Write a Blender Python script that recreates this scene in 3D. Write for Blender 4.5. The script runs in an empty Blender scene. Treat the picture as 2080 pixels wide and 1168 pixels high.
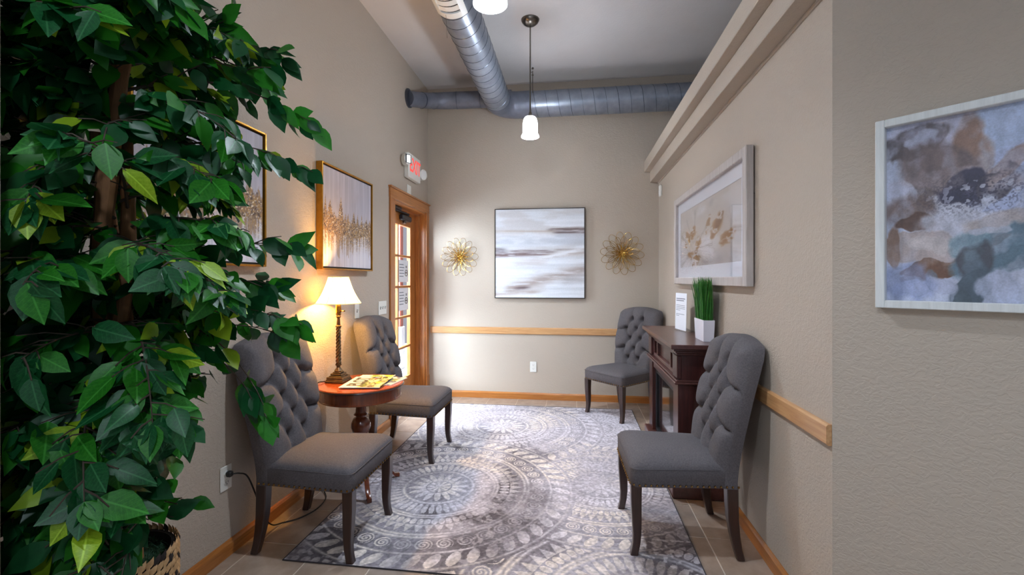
import bpy, math, random
import numpy as np
from mathutils import Vector, Matrix

R = random.Random(7)
SC = bpy.context.scene
COL = SC.collection
PI = math.pi

# ------------------------------------------------------------------ camera, world, lights, exposure
cd = bpy.data.cameras.new('camera')
cd.sensor_width = 36.0
cd.lens = 36.0 * 924.0 / 2080.0
cd.shift_y = -16.0 / 2080.0
cd.clip_start = 0.02
cam = bpy.data.objects.new('camera', cd)
COL.objects.link(cam)
cam.location = (0, 0, 1.30)
cam.rotation_euler = (math.radians(90), 0, math.radians(7.643))
SC.camera = cam

SC.view_settings.view_transform = 'Standard'
SC.view_settings.look = 'None'
SC.view_settings.exposure = 0.40
SC.view_settings.gamma = 1.0
SC.view_settings.use_curve_mapping = False

W = bpy.data.worlds.new('world')
SC.world = W
W.use_nodes = True
wb = W.node_tree.nodes['Background']
wb.inputs[0].default_value = (0.72, 0.83, 1.0, 1)
wb.inputs[1].default_value = 0.43


def light(name, kind, loc, energy, color, size=0.05, rot=None, size_y=None):
    l = bpy.data.lights.new(name, kind)
    l.energy = energy
    l.color = color
    if kind == 'AREA':
        l.size = size
        if size_y:
            l.shape = 'RECTANGLE'
            l.size_y = size_y
    else:
        l.shadow_soft_size = size
    o = bpy.data.objects.new(name, l)
    COL.objects.link(o)
    o.location = loc
    if rot:
        o.rotation_euler = rot
    return o


COOL = (0.77, 0.87, 1.0)
PEND_X = -0.348
light('pendant_bulb_light', 'POINT', (PEND_X, 3.715, 2.53), 88, COOL, 0.035)
light('pendant_bulb_light', 'POINT', (PEND_X, 1.90, 2.53), 66, COOL, 0.035)
# two more shaded pendants of the same row, behind the camera: their shades throw the light downwards
for p_, e_ in (((PEND_X, 0.09, 2.50), 34), ((0.35, -1.40, 2.475), 40)):
    o_ = light('pendant_bulb_light', 'SPOT', p_, e_, COOL, 0.05)
    o_.data.spot_size = math.radians(165)
    o_.data.spot_blend = 0.5
light('table_lamp_bulb_light', 'POINT', (-1.470, 2.705, 1.215), 31.0, (1.0, 0.53, 0.12), 0.03)
# daylight in the glazed entry beyond the door
light('entry_daylight', 'AREA', (-3.9, 2.9, 1.7), 720, (0.70, 0.85, 1.0), 3.0,
      (math.radians(90), 0, math.radians(-52)), 2.2)
light('entry_skylight', 'AREA', (-3.0, 5.5, 3.6), 1300, (0.86, 0.93, 1.0), 3.0, (0, math.radians(-25), 0), 4.0)

# ------------------------------------------------------------------ materials
MATS = {}


def s2l(c):
    def f(v):
        v = v / 255.0
        return v / 12.92 if v <= 0.04045 else ((v + 0.055) / 1.055) ** 2.4
    return tuple(f(v) for v in c)


def mat(name, rgb, rough=0.5, metal=0.0, spec=0.5, var=0.12, vscale=6.0, stretch=(1, 1, 1),
        bump=0.0, bscale=80.0, bdetail=3.0, bdist=0.003, rgb2=None, coat=0.0, sub=None, attr=None,
        emit=None, estr=0.0, voronoi=False, distort=0.0):
    """Principled material whose colour wanders between two tones along a noise field, plus a relief."""
    m = bpy.data.materials.new(name)
    m.use_nodes = True
    nt = m.node_tree
    n = nt.nodes
    b = n['Principled BSDF']
    c1 = s2l(rgb)
    if rgb2 is None:
        c2 = tuple(min(1, v * (1 + var)) for v in c1)
        c1 = tuple(v * (1 - var) for v in c1)
    else:
        c2 = s2l(rgb2)
    tc = n.new('ShaderNodeTexCoord')
    mp = n.new('ShaderNodeMapping')
    mp.inputs['Scale'].default_value = stretch
    nt.links.new(tc.outputs['Object'], mp.inputs[0])
    if attr:
        ca = n.new('ShaderNodeVertexColor')
        ca.layer_name = attr
        nt.links.new(ca.outputs[0], b.inputs['Base Color'])
    else:
        no = n.new('ShaderNodeTexNoise')
        no.inputs['Scale'].default_value = vscale
        no.inputs['Detail'].default_value = 6
        no.inputs['Roughness'].default_value = 0.6
        no.inputs['Distortion'].default_value = distort
        nt.links.new(mp.outputs[0], no.inputs['Vector'])
        rp = n.new('ShaderNodeValToRGB')
        rp.color_ramp.elements[0].position = 0.3
        rp.color_ramp.elements[1].position = 0.7
        rp.color_ramp.elements[0].color = (*c1, 1)
        rp.color_ramp.elements[1].color = (*c2, 1)
        nt.links.new(no.outputs['Fac'], rp.inputs[0])
        nt.links.new(rp.outputs[0], b.inputs['Base Color'])
    b.inputs['Roughness'].default_value = rough
    b.inputs['Metallic'].default_value = metal
    b.inputs['Specular IOR Level'].default_value = spec
    if coat:
        b.inputs['Coat Weight'].default_value = coat
        b.inputs['Coat Roughness'].default_value = 0.12
    if bump:
        if voronoi:
            bn = n.new('ShaderNodeTexVoronoi')
            out = bn.outputs['Distance']
        else:
            bn = n.new('ShaderNodeTexNoise')
            bn.inputs['Detail'].default_value = bdetail
            out = bn.outputs['Fac']
        bn.inputs['Scale'].default_value = bscale
        nt.links.new(mp.outputs[0], bn.inputs['Vector'])
        bp = n.new('ShaderNodeBump')
        bp.inputs['Strength'].default_value = bump
        bp.inputs['Distance'].default_value = bdist
        nt.links.new(out, bp.inputs['Height'])
        nt.links.new(bp.outputs[0], b.inputs['Normal'])
    if emit:
        b.inputs['Emission Color'].default_value = (*emit, 1)
        b.inputs['Emission Strength'].default_value = estr
    MATS[name] = m
    return m


def wall_mat(name, rgb, strength=0.36):
    """Paint over a hand trowelled knock-down texture: worm-like ridges of joint compound."""
    m = bpy.data.materials.new(name)
    m.use_nodes = True
    nt = m.node_tree
    n = nt.nodes
    b = n['Principled BSDF']
    b.inputs['Base Color'].default_value = (*s2l(rgb), 1)
    b.inputs['Roughness'].default_value = 0.62
    b.inputs['Specular IOR Level'].default_value = 0.35
    tc = n.new('ShaderNodeTexCoord')
    mp = n.new('ShaderNodeMapping')
    mp.inputs['Scale'].default_value = (1, 1, 1.5)
    nt.links.new(tc.outputs['Object'], mp.inputs[0])
    a = n.new('ShaderNodeTexNoise')
    a.inputs['Scale'].default_value = 42
    a.inputs['Detail'].default_value = 3
    a.inputs['Distortion'].default_value = 1.2
    nt.links.new(mp.outputs[0], a.inputs['Vector'])
    rp = n.new('ShaderNodeValToRGB')
    rp.color_ramp.elements[0].position = 0.44
    rp.color_ramp.elements[1].position = 0.56
    nt.links.new(a.outputs['Fac'], rp.inputs[0])
    f = n.new('ShaderNodeTexNoise')
    f.inputs['Scale'].default_value = 230
    f.inputs['Detail'].default_value = 2
    nt.links.new(tc.outputs['Object'], f.inputs['Vector'])
    ad = n.new('ShaderNodeMath')
    ad.operation = 'MULTIPLY_ADD'
    ad.inputs[1].default_value = 0.30
    nt.links.new(f.outputs['Fac'], ad.inputs[0])
    nt.links.new(rp.outputs[0], ad.inputs[2])
    bp = n.new('ShaderNodeBump')
    bp.inputs['Strength'].default_value = strength
    bp.inputs['Distance'].default_value = 0.0022
    nt.links.new(ad.outputs[0], bp.inputs['Height'])
    nt.links.new(bp.outputs[0], b.inputs['Normal'])
    MATS[name] = m
    return m


def wood_mat(name, dark, lightc, axis=1, rough=0.35, scale=5.0, coat=0.3):
    """Straight-grained wood: streaks run along the given object axis."""
    m = bpy.data.materials.new(name)
    m.use_nodes = True
    nt = m.node_tree
    n = nt.nodes
    b = n['Principled BSDF']
    tc = n.new('ShaderNodeTexCoord')
    mp = n.new('ShaderNodeMapping')
    sc = [14.0, 14.0, 14.0]
    sc[axis] = 0.9
    mp.inputs['Scale'].default_value = sc
    nt.links.new(tc.outputs['Object'], mp.inputs[0])
    a = n.new('ShaderNodeTexNoise')
    a.inputs['Scale'].default_value = scale
    a.inputs['Detail'].default_value = 8
    a.inputs['Roughness'].default_value = 0.65
    a.inputs['Distortion'].default_value = 0.6
    nt.links.new(mp.outputs[0], a.inputs['Vector'])
    rp = n.new('ShaderNodeValToRGB')
    rp.color_ramp.elements[0].position = 0.28
    rp.color_ramp.elements[1].position = 0.72
    rp.color_ramp.elements[0].color = (*s2l(dark), 1)
    rp.color_ramp.elements[1].color = (*s2l(lightc), 1)
    nt.links.new(a.outputs['Fac'], rp.inputs[0])
    nt.links.new(rp.outputs[0], b.inputs['Base Color'])
    b.inputs['Roughness'].default_value = rough
    b.inputs['Coat Weight'].default_value = coat
    b.inputs['Coat Roughness'].default_value = 0.15
    bp = n.new('ShaderNodeBump')
    bp.inputs['Strength'].default_value = 0.08
    bp.inputs['Distance'].default_value = 0.001
    nt.links.new(a.outputs['Fac'], bp.inputs['Height'])
    nt.links.new(bp.outputs[0], b.inputs['Normal'])
    MATS[name] = m
    return m


def pane_mat(name, tint=(0.985, 0.99, 1.0), base=0.025, rough=0.02):
    """Thin clear sheet: see-through with a mirror-like skin that grows towards grazing angles."""
    m = bpy.data.materials.new(name)
    m.use_nodes = True
    nt = m.node_tree
    n = nt.nodes
    n.remove(n['Principled BSDF'])
    out = n['Material Output']
    t = n.new('ShaderNodeBsdfTransparent')
    t.inputs[0].default_value = (*tint, 1)
    g = n.new('ShaderNodeBsdfGlossy')
    g.inputs['Roughness'].default_value = rough
    lw = n.new('ShaderNodeLayerWeight')
    pw = n.new('ShaderNodeMath')
    pw.operation = 'POWER'
    pw.inputs[1].default_value = 4.0
    nt.links.new(lw.outputs['Facing'], pw.inputs[0])
    fr = n.new('ShaderNodeMath')
    fr.operation = 'MULTIPLY_ADD'
    fr.inputs[1].default_value = 0.75
    fr.inputs[2].default_value = base
    nt.links.new(pw.outputs[0], fr.inputs[0])
    mx = n.new('ShaderNodeMixShader')
    nt.links.new(fr.outputs[0], mx.inputs[0])
    nt.links.new(t.outputs[0], mx.inputs[1])
    nt.links.new(g.outputs[0], mx.inputs[2])
    nt.links.new(mx.outputs[0], out.inputs['Surface'])
    MATS[name] = m
    return m


def leaf_mat(name, rgb, rgb2, rough=0.40, trans=0.28, vein=False):
    m = mat(name, rgb, rough=rough, rgb2=rgb2, vscale=14, bump=0.15, bscale=60, bdist=0.002, spec=0.32)
    nt = m.node_tree
    n = nt.nodes
    b = n['Principled BSDF']
    tl = n.new('ShaderNodeBsdfTranslucent')
    src = b.inputs['Base Color'].links[0].from_socket
    if vein:                                    # paler midrib and faint side veins, in the leaf's own coordinates
        tc = n.new('ShaderNodeTexCoord')
        sx = n.new('ShaderNodeSeparateXYZ')
        nt.links.new(tc.outputs['Object'], sx.inputs[0])
        ab = n.new('ShaderNodeMath')
        ab.operation = 'ABSOLUTE'
        nt.links.new(sx.outputs[0], ab.inputs[0])
        lt = n.new('ShaderNodeMapRange')
        lt.inputs['From Min'].default_value = 0.010
        lt.inputs['From Max'].default_value = 0.024
        lt.inputs['To Min'].default_value = 0.5
        lt.inputs['To Max'].default_value = 0.0
        nt.links.new(ab.outputs[0], lt.inputs['Value'])
        ph = n.new('ShaderNodeMath')
        ph.operation = 'MULTIPLY_ADD'
        ph.inputs[1].default_value = -0.8
        nt.links.new(ab.outputs[0], ph.inputs[0])
        nt.links.new(sx.outputs[1], ph.inputs[2])
        fr = n.new('ShaderNodeMath')
        fr.operation = 'PINGPONG'
        fr.inputs[1].default_value = 0.055
        nt.links.new(ph.outputs[0], fr.inputs[0])
        sv = n.new('ShaderNodeMapRange')
        sv.inputs['From Min'].default_value = 0.0
        sv.inputs['From Max'].default_value = 0.010
        sv.inputs['To Min'].default_value = 0.22
        sv.inputs['To Max'].default_value = 0.0
        nt.links.new(fr.outputs[0], sv.inputs['Value'])
        mxm = n.new('ShaderNodeMath')
        mxm.operation = 'MAXIMUM'
        nt.links.new(lt.outputs[0], mxm.inputs[0])
        nt.links.new(sv.outputs[0], mxm.inputs[1])
        mc = n.new('ShaderNodeMix')
        mc.data_type = 'RGBA'
        nt.links.new(mxm.outputs[0], mc.inputs[0])
        nt.links.new(src, mc.inputs[6])
        mc.inputs[7].default_value = (*[min(1, v * 1.9 + .03) for v in s2l(rgb2)], 1)
        nt.links.new(mc.outputs[2], b.inputs['Base Color'])
        src = mc.outputs[2]
    nt.links.new(src, tl.inputs[0])
    mx = n.new('ShaderNodeMixShader')
    mx.inputs[0].default_value = trans
    nt.links.new(b.outputs[0], mx.inputs[1])
    nt.links.new(tl.outputs[0], mx.inputs[2])
    nt.links.new(mx.outputs[0], n['Material Output'].inputs['Surface'])
    return m


wall_mat('greige_paint', (182, 169, 154))
mat('ceiling_paint', (196, 192, 190), rough=0.8, var=0.02, bump=0.25, bscale=60, bdist=0.004)
wood_mat('oak_along_y', (150, 88, 34), (190, 124, 60), 1)
wood_mat('oak_along_x', (150, 88, 34), (190, 124, 60), 0)
wood_mat('oak_along_z', (140, 80, 30), (186, 116, 52), 2)
wood_mat('oak_rail_x', (178, 126, 78), (212, 166, 116), 0)
wood_mat('oak_rail_y', (178, 126, 78), (212, 166, 116), 1)
wood_mat('espresso_wood', (34, 20, 17), (58, 34, 28), 2, rough=0.3, coat=0.4)
wood_mat('mahogany_z', (46, 20, 18), (74, 34, 30), 2, rough=0.32, coat=0.35)
wood_mat('mahogany_y', (66, 36, 32), (92, 54, 48), 1, rough=0.34, coat=0.35)
wood_mat('cherry_top', (150, 60, 22), (190, 86, 36), 0, rough=0.2, coat=0.7, scale=3)
wood_mat('cherry_wood', (84, 38, 20), (122, 60, 32), 2, rough=0.25, coat=0.5)
wood_mat('whitewash_wood', (168, 158, 152), (200, 192, 188), 2, rough=0.6, coat=0.0)
wood_mat('white_oak_frame', (206, 208, 206), (228, 230, 228), 2, rough=0.5, coat=0.0)
mat('tile_stone', (136, 116, 100), rough=0.42, rgb2=(172, 152, 136), vscale=7, bump=0.12, bscale=30, bdist=0.003)
mat('tile_stone_warm', (142, 118, 100), rough=0.42, rgb2=(166, 146, 128), vscale=9, bump=0.12, bscale=34, bdist=0.003)
mat('tile_stone_grey', (132, 116, 104), rough=0.42, rgb2=(164, 148, 136), vscale=6, bump=0.12, bscale=26, bdist=0.003)
mat('grout', (206, 192, 178), rough=0.9, var=0.08, vscale=40)
mat('chair_fabric', (80, 76, 79), rough=0.92, spec=0.2, rgb2=(102, 97, 99), vscale=170, stretch=(1, 1, 1), bump=0.35,
    bscale=420, bdist=0.0012)
mat('chair_button', (72, 67, 68), rough=0.9, spec=0.2, rgb2=(90, 84, 84), vscale=200, bump=0.2, bscale=400)
mat('brass_nail', (150, 116, 70), rough=0.28, metal=1.0, vscale=60)
mat('gold_wire', (196, 158, 82), rough=0.24, metal=1.0, vscale=40, var=0.2)
mat('gold_frame', (176, 126, 44), rough=0.34, metal=0.85, vscale=30, var=0.15)
mat('dark_frame', (44, 36, 33), rough=0.4, vscale=30)
mat('black_gap', (20, 17, 16), rough=0.6, vscale=30)
mat('galvanized_steel', (122, 128, 140), rough=0.36, metal=0.5, rgb2=(150, 156, 167), vscale=9, stretch=(1, 1, 1),
    bump=0.05, bscale=14, bdist=0.004)
mat('duct_wrap', (96, 100, 113), rough=0.45, metal=0.3, rgb2=(118, 122, 134), vscale=8, bump=0.3, bscale=16, bdist=0.01)
mat('duct_seam', (84, 90, 102), rough=0.3, metal=0.7, vscale=20)
mat('white_metal', (226, 226, 222), rough=0.45, var=0.03)
mat('white_plastic', (226, 224, 216), rough=0.4, var=0.02)
mat('slot_dark', (60, 56, 52), rough=0.6)
mat('nickel', (120, 114, 106), rough=0.3, metal=1.0, vscale=30)
mat('frosted_glow', (250, 250, 250), rough=0.4, var=0.0, emit=(0.90, 0.95, 1.0), estr=9.0)
_nt = MATS['frosted_glow'].node_tree      # frosted glass lets part of the bulb's light straight through
_tr = _nt.nodes.new('ShaderNodeBsdfTransparent')
_mx = _nt.nodes.new('ShaderNodeMixShader')
_mx.inputs[0].default_value = 0.40
_nt.links.new(_nt.nodes['Principled BSDF'].outputs[0], _mx.inputs[1])
_nt.links.new(_tr.outputs[0], _mx.inputs[2])
_nt.links.new(_mx.outputs[0], _nt.nodes['Material Output'].inputs['Surface'])
mat('led_glow', (255, 255, 255), rough=0.4, var=0.0, emit=(0.95, 0.98, 1.0), estr=2.5)
mat('exit_red', (232, 50, 46), rough=0.4, var=0.02, emit=(1.0, 0.10, 0.08), estr=0.55)
mat('bronze_lamp', (66, 52, 38), rough=0.36, metal=0.7, rgb2=(108, 86, 58), vscale=26)
mat('brass_socket', (176, 132, 62), rough=0.26, metal=1.0)
mat('black_rubber', (22, 21, 21), rough=0.55)
mat('dark_metal', (44, 44, 48), rough=0.38, metal=0.6)
mat('bark', (92, 62, 38), rough=0.85, rgb2=(150, 104, 62), vscale=18, stretch=(1, 1, 0.3), bump=0.6, bscale=40, bdist=0.004)
mat('twig', (58, 46, 36), rough=0.8, var=0.2)
leaf_mat('leaf_dark', (10, 58, 30), (22, 84, 40), trans=.22)
leaf_mat('leaf_dark_veined', (10, 58, 30), (22, 84, 40), trans=.22, vein=True)
leaf_mat('leaf_mid', (26, 98, 24), (46, 124, 30), trans=0.38)
leaf_mat('leaf_mid_veined', (26, 98, 24), (46, 124, 30), trans=0.38, vein=True)
leaf_mat('leaf_lime', (120, 158, 26), (150, 182, 44), trans=0.4)
leaf_mat('leaf_lime_veined', (120, 158, 26), (150, 182, 44), trans=0.4, vein=True)
mat('moss', (20, 56, 38), rough=0.95, rgb2=(38, 84, 56), vscale=60)
mat('basket_tan', (176, 140, 96), rough=0.8, rgb2=(206, 172, 126), vscale=60, bump=0.4, bscale=160)
mat('basket_black', (34, 28, 26), rough=0.8, vscale=60, bump=0.3, bscale=160)
mat('grass_blade', (30, 92, 30), rough=0.5, rgb2=(64, 134, 44), vscale=30)
mat('grass_blade_yellow', (150, 170, 40), rough=0.5, vscale=30)
mat('white_ceramic', (232, 230, 240), rough=0.35, var=0.02)
mat('paper_white', (238, 240, 246), rough=0.7, var=0.02)
mat('ink_grey', (120, 128, 140), rough=0.8)
mat('ink_dark', (74, 66, 52), rough=0.7)
mat('mat_board', (232, 234, 240), rough=0.8, var=0.02)
mat('black_glass', (8, 9, 11), rough=0.03, spec=1.0, var=0.0, coat=1.0)
mat('black_metal', (26, 27, 32), rough=0.4, metal=0.3)
mat('painted', (200, 200, 200), rough=0.6, attr='Col', bump=0.12, bscale=120, bdist=0.0015)
mat('printed', (200, 200, 200), rough=0.5, attr='Col')
mat('rug_pile', (200, 200, 200), rough=0.95, spec=0.1, attr='Col', bump=0.6, bscale=260, bdist=0.004)
mat('rug_edge', (58, 54, 60), rough=0.9, vscale=80, bump=0.3, bscale=200)
mat('entry_white', (236, 238, 240), rough=0.7, var=0.02)
mat('entry_floor', (196, 196, 198), rough=0.6, var=0.05)
wood_mat('entry_wood', (112, 48, 34), (148, 70, 50), 2)
pane_mat('clear_pane')
pane_mat('picture_pane', tint=(0.99, 0.99, 1.0))


def shade_mat():
    m = bpy.data.materials.new('lamp_shade_fabric')
    m.use_nodes = True
    nt = m.node_tree
    n = nt.nodes
    b = n['Principled BSDF']
    b.inputs['Base Color'].default_value = (0.92, 0.82, 0.62, 1)
    b.inputs['Roughness'].default_value = 0.9
    tl = n.new('ShaderNodeBsdfTranslucent')
    tc = n.new('ShaderNodeTexCoord')
    no = n.new('ShaderNodeTexNoise')
    no.inputs['Scale'].default_value = 90
    nt.links.new(tc.outputs['Object'], no.inputs['Vector'])
    rp = n.new('ShaderNodeValToRGB')
    rp.color_ramp.elements[0].color = (0.94, 0.80, 0.52, 1)
    rp.color_ramp.elements[1].color = (1.0, 0.90, 0.66, 1)
    nt.links.new(no.outputs['Fac'], rp.inputs[0])
    nt.links.new(rp.outputs[0], tl.inputs[0])
    mx = n.new('ShaderNodeMixShader')
    mx.inputs[0].default_value = 0.45
    nt.links.new(b.outputs[0], mx.inputs[1])
    nt.links.new(tl.outputs[0], mx.inputs[2])
    b.inputs['Emission Color'].default_value = (1.0, 0.80, 0.42, 1)
    b.inputs['Emission Strength'].default_value = 0.35
    nt.links.new(mx.outputs[0], n['Material Output'].inputs['Surface'])
    MATS['lamp_shade_fabric'] = m


shade_mat()


# ------------------------------------------------------------------ mesh helpers
class MB:
    """Collects shapes as plain vertex and face lists; build() links them as one mesh object."""

    def __init__(self):
        self.v = []
        self.f = []

    def add(self, vs, fs):
        o = len(self.v)
        self.v.extend([tuple(p) for p in vs])
        self.f.extend([tuple(i + o for i in q) for q in fs])
        return self

    def box(self, x0, x1, y0, y1, z0, z1, b=0.002):
        b = min(b, (x1 - x0) * .45, (y1 - y0) * .45, (z1 - z0) * .45)
        if b <= 0:
            vs = [(x, y, z) for x in (x0, x1) for y in (y0, y1) for z in (z0, z1)]
            fs = [(0, 1, 3, 2), (4, 6, 7, 5), (0, 4, 5, 1), (2, 3, 7, 6), (0, 2, 6, 4), (1, 5, 7, 3)]
            return self.add(vs, fs)
        vs = []
        idx = {}
        X = (x0, x1)
        Y = (y0, y1)
        Z = (z0, z1)
        for i in (0, 1):
            for j in (0, 1):
                for k in (0, 1):
                    p = [X[i], Y[j], Z[k]]
                    q = [x0 + b if i == 0 else x1 - b, y0 + b if j == 0 else y1 - b, z0 + b if k == 0 else z1 - b]
                    for a in range(3):
                        r = list(q)
                        r[a] = p[a]
                        idx[(i, j, k, a)] = len(vs)
                        vs.append(tuple(r))
        fs = []
        for i in (0, 1):
            q = [idx[(i, 0, 0, 0)], idx[(i, 1, 0, 0)], idx[(i, 1, 1, 0)], idx[(i, 0, 1, 0)]]
            fs.append(q if i else q[::-1])
            q = [idx[(0, i, 0, 1)], idx[(1, i, 0, 1)], idx[(1, i, 1, 1)], idx[(0, i, 1, 1)]]
            fs.append(q[::-1] if i else q)
            q = [idx[(0, 0, i, 2)], idx[(1, 0, i, 2)], idx[(1, 1, i, 2)], idx[(0, 1, i, 2)]]
            fs.append(q if i else q[::-1])
        for i in (0, 1):
            for j in (0, 1):
                q = [idx[(i, j, 0, 0)], idx[(i, j, 1, 0)], idx[(i, j, 1, 1)], idx[(i, j, 0, 1)]]
                fs.append(q if (i ^ j) else q[::-1])
                q = [idx[(i, 0, j, 0)], idx[(i, 1, j, 0)], idx[(i, 1, j, 2)], idx[(i, 0, j, 2)]]
                fs.append(q[::-1] if (i ^ j) else q)
                q = [idx[(0, i, j, 1)], idx[(1, i, j, 1)], idx[(1, i, j, 2)], idx[(0, i, j, 2)]]
                fs.append(q if (i ^ j) else q[::-1])
        for i in (0, 1):
            for j in (0, 1):
                for k in (0, 1):
                    q = [idx[(i, j, k, a)] for a in range(3)]
                    fs.append(q if (i + j + k) % 2 else q[::-1])
        return self.add(vs, fs)

    def loft(self, loops, cap=True, closed=True):
        n = len(loops[0])
        vs = [p for l in loops for p in l]
        fs = []
        m = n if closed else n - 1
        for a in range(len(loops) - 1):
            for i in range(m):
                j = (i + 1) % n
                fs.append((a * n + i, a * n + j, (a + 1) * n + j, (a + 1) * n + i))
        if cap:
            fs.append(tuple(range(n))[::-1])
            fs.append(tuple((len(loops) - 1) * n + i for i in range(n)))
        return self.add(vs, fs)

    def lathe(self, prof, segs=24, c=(0, 0, 0), cap=True):
        loops = []
        for r, z in prof:
            loops.append([(c[0] + r * math.cos(2 * PI * i / segs), c[1] + r * math.sin(2 * PI * i / segs), c[2] + z)
                          for i in range(segs)])
        return self.loft(loops, cap)

    def tube(self, pts, r, n=6, cap=True, closed=False):
        pts = [Vector(p) for p in pts]
        loops = []
        up = Vector((0, 0, 1))
        N = len(pts)
        prev = None
        for i, p in enumerate(pts):
            if closed:
                t = pts[(i + 1) % N] - pts[i - 1]
            else:
                t = pts[min(i + 1, N - 1)] - pts[max(i - 1, 0)]
            if t.length < 1e-9:
                t = Vector((0, 0, 1))
            t.normalize()
            if prev is None:
                a = t.orthogonal().normalized()
            else:
                a = prev - t * prev.dot(t)
                a = a.normalized() if a.length > 1e-6 else t.orthogonal().normalized()
            prev = a
            b = t.cross(a)
            rr = r[i] if isinstance(r, (list, tuple)) else r
            loops.append([p + a * (rr * math.cos(2 * PI * k / n)) + b * (rr * math.sin(2 * PI * k / n)) for k in range(n)])
        if closed:
            loops.append(loops[0])
        return self.loft(loops, cap and not closed)

    def sphere(self, c, r, u=8, v=6, sz=(1, 1, 1)):
        vs = [(c[0], c[1], c[2] + r * sz[2])]
        for j in range(1, v):
            th = PI * j / v
            for i in range(u):
                ph = 2 * PI * i / u
                vs.append((c[0] + r * sz[0] * math.sin(th) * math.cos(ph), c[1] + r * sz[1] * math.sin(th) * math.sin(ph),
                           c[2] + r * sz[2] * math.cos(th)))
        vs.append((c[0], c[1], c[2] - r * sz[2]))
        fs = [(0, 1 + i, 1 + (i + 1) % u) for i in range(u)]
        for j in range(v - 2):
            for i in range(u):
                a = 1 + j * u + i
                b = 1 + j * u + (i + 1) % u
                fs.append((a, a + u, b + u, b))
        L = len(vs) - 1
        o = 1 + (v - 2) * u
        fs += [(o + i, L, o + (i + 1) % u) for i in range(u)]
        return self.add(vs, fs)

    def mesh(self, name, m, smooth=True, angle=35):
        me = bpy.data.meshes.new(name)
        me.from_pydata(self.v, [], self.f)
        me.materials.append(MATS[m])
        if smooth:
            me.shade_smooth()
            me.set_sharp_from_angle(angle=math.radians(angle))
        me.update()
        return me

    def build(self, name, m, parent=None, smooth=True, angle=35, loc=None, rot=None):
        return link(name, self.mesh(name, m, smooth, angle), parent, loc, rot)


def link(name, me, parent=None, loc=None, rot=None):
    o = bpy.data.objects.new(name, me)
    COL.objects.link(o)
    if parent is not None:
        o.parent = parent
    if loc is not None:
        o.location = loc
    if rot is not None:
        o.rotation_euler = rot
    return o


def box(name, x0, x1, y0, y1, z0, z1, m, parent=None, b=0.002):
    return MB().box(x0, x1, y0, y1, z0, z1, b).build(name, m, parent)


def thing(name, label, cat, loc=(0, 0, 0), rotz=0.0, group=None):
    o = bpy.data.objects.new(name, None)
    COL.objects.link(o)
    o.empty_display_size = 0.05
    o.location = loc
    o.rotation_euler = (0, 0, rotz)
    o['label'] = label
    o['category'] = cat
    if group:
        o['group'] = group
    return o


def tag(o, label, cat, group=None):
    o['label'] = label
    o['category'] = cat
    if group:
        o['group'] = group
    return o


def struct(o):
    o['kind'] = 'structure'
    return o


def copy_tree(o, parent=None):
    c = o.copy()
    COL.objects.link(c)
    if parent is not None:
        c.parent = parent
    for ch in list(o.children):
        copy_tree(ch, c)
    return c


def text_mesh(s, size, depth, xf, bold=0.0):
    """Lettering as solid geometry; xf maps the flat text (x right, y up, z out) into place."""
    cu = bpy.data.curves.new('lettering', 'FONT')
    cu.body = s
    cu.size = size
    cu.extrude = depth
    cu.offset = bold
    cu.align_x = 'CENTER'
    cu.align_y = 'CENTER'
    o = bpy.data.objects.new('lettering', cu)
    COL.objects.link(o)
    dg = bpy.context.evaluated_depsgraph_get()
    me = bpy.data.meshes.new_from_object(o.evaluated_get(dg))
    bpy.data.objects.remove(o)
    bpy.data.curves.remove(cu)
    for v in me.vertices:
        v.co = xf(v.co)
    me.update()
    return me


# ------------------------------------------------------------------ numeric noise for prints and pile
_rs = np.random.RandomState(11)
_TAB = _rs.rand(256, 256)


def vnoise(x, y, seed=0):
    x = x + seed * 17.31
    y = y + seed * 9.77
    xi = np.floor(x).astype(int)
    yi = np.floor(y).astype(int)
    fx = x - xi
    fy = y - yi
    fx = fx * fx * (3 - 2 * fx)
    fy = fy * fy * (3 - 2 * fy)
    a = _TAB[xi % 256, yi % 256]
    b = _TAB[(xi + 1) % 256, yi % 256]
    c = _TAB[xi % 256, (yi + 1) % 256]
    d = _TAB[(xi + 1) % 256, (yi + 1) % 256]
    return (a * (1 - fx) + b * fx) * (1 - fy) + (c * (1 - fx) + d * fx) * fy


def fbm(x, y, seed=0, oct=5, gain=0.5):
    s = 0
    a = 1.0
    t = 0
    for o in range(oct):
        s = s + a * vnoise(x * 2 ** o, y * 2 ** o, seed + o * 3)
        t += a
        a *= gain
    return s / t


def sst(x, a, b):
    t = np.clip((x - a) / (b - a), 0, 1)
    return t * t * (3 - 2 * t)


def mixc(base, col, f):
    f = np.clip(f, 0, 1)[..., None]
    return base * (1 - f) + np.array(col, float) * f


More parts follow.
